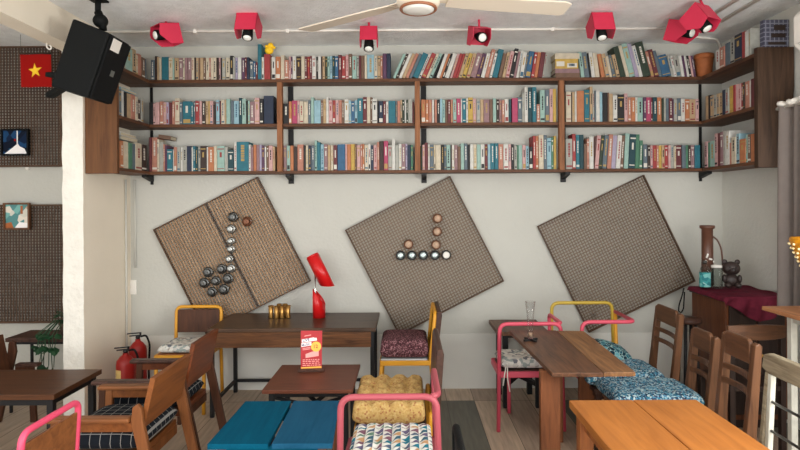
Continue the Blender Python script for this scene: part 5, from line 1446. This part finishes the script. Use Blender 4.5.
mb.build('shell_pattern', M['white'], t)
t = thing('bear_figurine', 'dark brown bear figurine sitting on the burgundy cloth', 'figurine', (2.36, 4.04, ZCB+.003), -.25)
mb = MB(); mb.ball((0, 0, .052), .052, 0, (1, .85, .95)); mb.build('body', M['bear'], t)
hd = MB(); hd.ball((0, -.005, .138), .058, 0, (1.05, .85, .88)); hd.ball((0, -.052, .128), .022, 0, (1.1, .8, .8)); hd = hd.build('head', M['bear'], t)
for s in (-1, 1):
    mb = MB(); mb.ball((s*.042, 0, .184), .019, 0, (1, .6, 1)); mb.build('ear', M['bear'], hd)
    mb = MB(); mb.ball((s*.05, -.025, .065), .02, 0, (.8, .9, 1.5)); mb.build('arm', M['bear'], t)
    mb = MB(); mb.ball((s*.034, -.046, .020), .023, 0, (1, 1.3, .85)); mb.build('foot', M['bear'], t)
    mb = MB(); mb.ball((s*.02, -.052, .150), .0055); mb.build('eye', M['black_gloss'], hd)
mb = MB(); mb.ball((0, -.070, .133), .0075, 0, (1.3, .7, .8)); mb.build('nose', M['metal_dk'], hd)
# cable loop, stool, bench-like chair
mb = MB()
mb.tube([P(x-1, y, 4.15) for x, y in ((685, 288), (683, 296), (680, 305), (679.5, 311), (682, 313), (684.5, 309), (685, 300), (685.5, 292))], .005, 8, 0, .02)
o = mb.build('hanging_cable', M['black']); tag(o, 'black cable loop hanging off the cabinet edge toward the bare lattice', 'cable')
t = thing('round_stool', 'dark round stool tucked beside the corner cabinet', 'stool', (2.015, 3.98, 0))
mb = MB(); mb.lathe([(.075, .665), (.088, .675), (.088, .695), (.075, .705), (.001, .707)], 26); mb.build('seat', M['dark_wood'], t)
for k in range(4):
    a = PI/4+k*PI/2; mb = MB(); mb.tube([(.08*math.cos(a), .08*math.sin(a), 0), (.05*math.cos(a), .05*math.sin(a), .67)], .011, 8); mb.build('leg', M['steel_black'], t)
t = thing('dark_chair', 'dark wooden chair with a broad curved top rail, between cabinet and tall table', 'chair', (2.06, 3.27, 0), -PI/2)
for s in (-1, 1):
    mb = MB(); mb.bar((.0, s*.15, 0), (.0, s*.15, .76), .032, .032, 0, (1, 0, 0)); mb.build('back_post', M['black_wood'], t, .003)
    mb = MB(); mb.bar((-.33, s*.15, 0), (-.33, s*.15, .42), .032, .032, 0, (1, 0, 0)); mb.build('leg', M['black_wood'], t, .003)
mb = MB(); n = 12; vs = []
for i in range(n+1):
    u = -1+2*i/n; x = .03-.03*u*u; hh = .045*(1-.25*u*u)
    for dx, dz in ((-.012, -hh), (.012, -hh), (.012, hh), (-.012, hh)): vs.append((x+dx, u*.175, .765+dz))
fs = [(0,1,2,3), tuple(n*4+k for k in (3,2,1,0))]
for i in range(n):
    for k in range(4): j = (k+1) % 4; fs.append((i*4+k, i*4+4+k, i*4+4+j, i*4+j))
mb.add(vs, fs); mb.build('top_rail', M['chair_wood_y'], t, .004)
mb = MB(); mb.box((-.34, -.17, .41), (.01, .17, .44)); mb.build('seat', M['black_wood'], t, .005)

# ------------------------------------------------------------------ light and camera
W = bpy.data.worlds.new('daylight'); SC.world = W; W.use_nodes = True
bg = W.node_tree.nodes['Background']; bg.inputs['Color'].default_value = (.95, .97, 1.0, 1); bg.inputs['Strength'].default_value = 2.5
def area(name, loc, rot, sx, sy, e, col):
    l = bpy.data.lights.new(name, 'AREA'); l.shape = 'RECTANGLE'; l.size = sx; l.size_y = sy; l.energy = e; l.color = col
    o = bpy.data.objects.new(name, l); COL.objects.link(o); o.location = loc; o.rotation_euler = rot; return o
area('shopfront_daylight', (-.6, YF+.1, 1.3), (PI/2, 0, 0), 6.4, 2.5, 84, (1.0, 1.0, .98))
area('pavement_bounce', (-.4, YF-1.2, .1), (PI*.80, 0, 0), 7.0, 2.2, 330, (1.0, .99, .96))  # added upward light to brighten the ceiling, no known source there
area('side_window_daylight', (XR+.4, .5, 1.45), (PI/2, 0, PI/2), 5.6, 1.15, 200, (1.0, 1.0, .97))
def fill_point(name, loc, e):  # added point lights out of view, lifting ceiling and side walls
    l = bpy.data.lights.new(name, 'POINT'); l.energy = e; l.shadow_soft_size = .32; l.color = (1.0, .985, .955)
    o = bpy.data.objects.new(name, l); COL.objects.link(o); o.location = loc
fill_point('added_fill', (-1.75, .9, 1.6), 25)
fill_point('added_fill', (1.75, 1.2, 1.5), 104)
cam = bpy.data.cameras.new('camera'); co = bpy.data.objects.new('camera', cam); COL.objects.link(co)
cam.sensor_width = 36; cam.lens = F/800*36; cam.shift_x = -(CX-400)/800; cam.shift_y = -(225-CY)/800
co.location = (0, 0, EYE); co.rotation_euler = (PI/2, ROLL, 0); cam.clip_start = .05
SC.camera = co
SC.view_settings.view_transform = 'Standard'; SC.view_settings.look = 'None'; SC.view_settings.gamma = 1; SC.view_settings.exposure = -0.22
SC.view_settings.use_curve_mapping = False
SC.cycles.use_denoising = True
SC.cycles.max_bounces = 12; SC.cycles.diffuse_bounces = 8; SC.cycles.caustics_reflective = False; SC.cycles.caustics_refractive = False
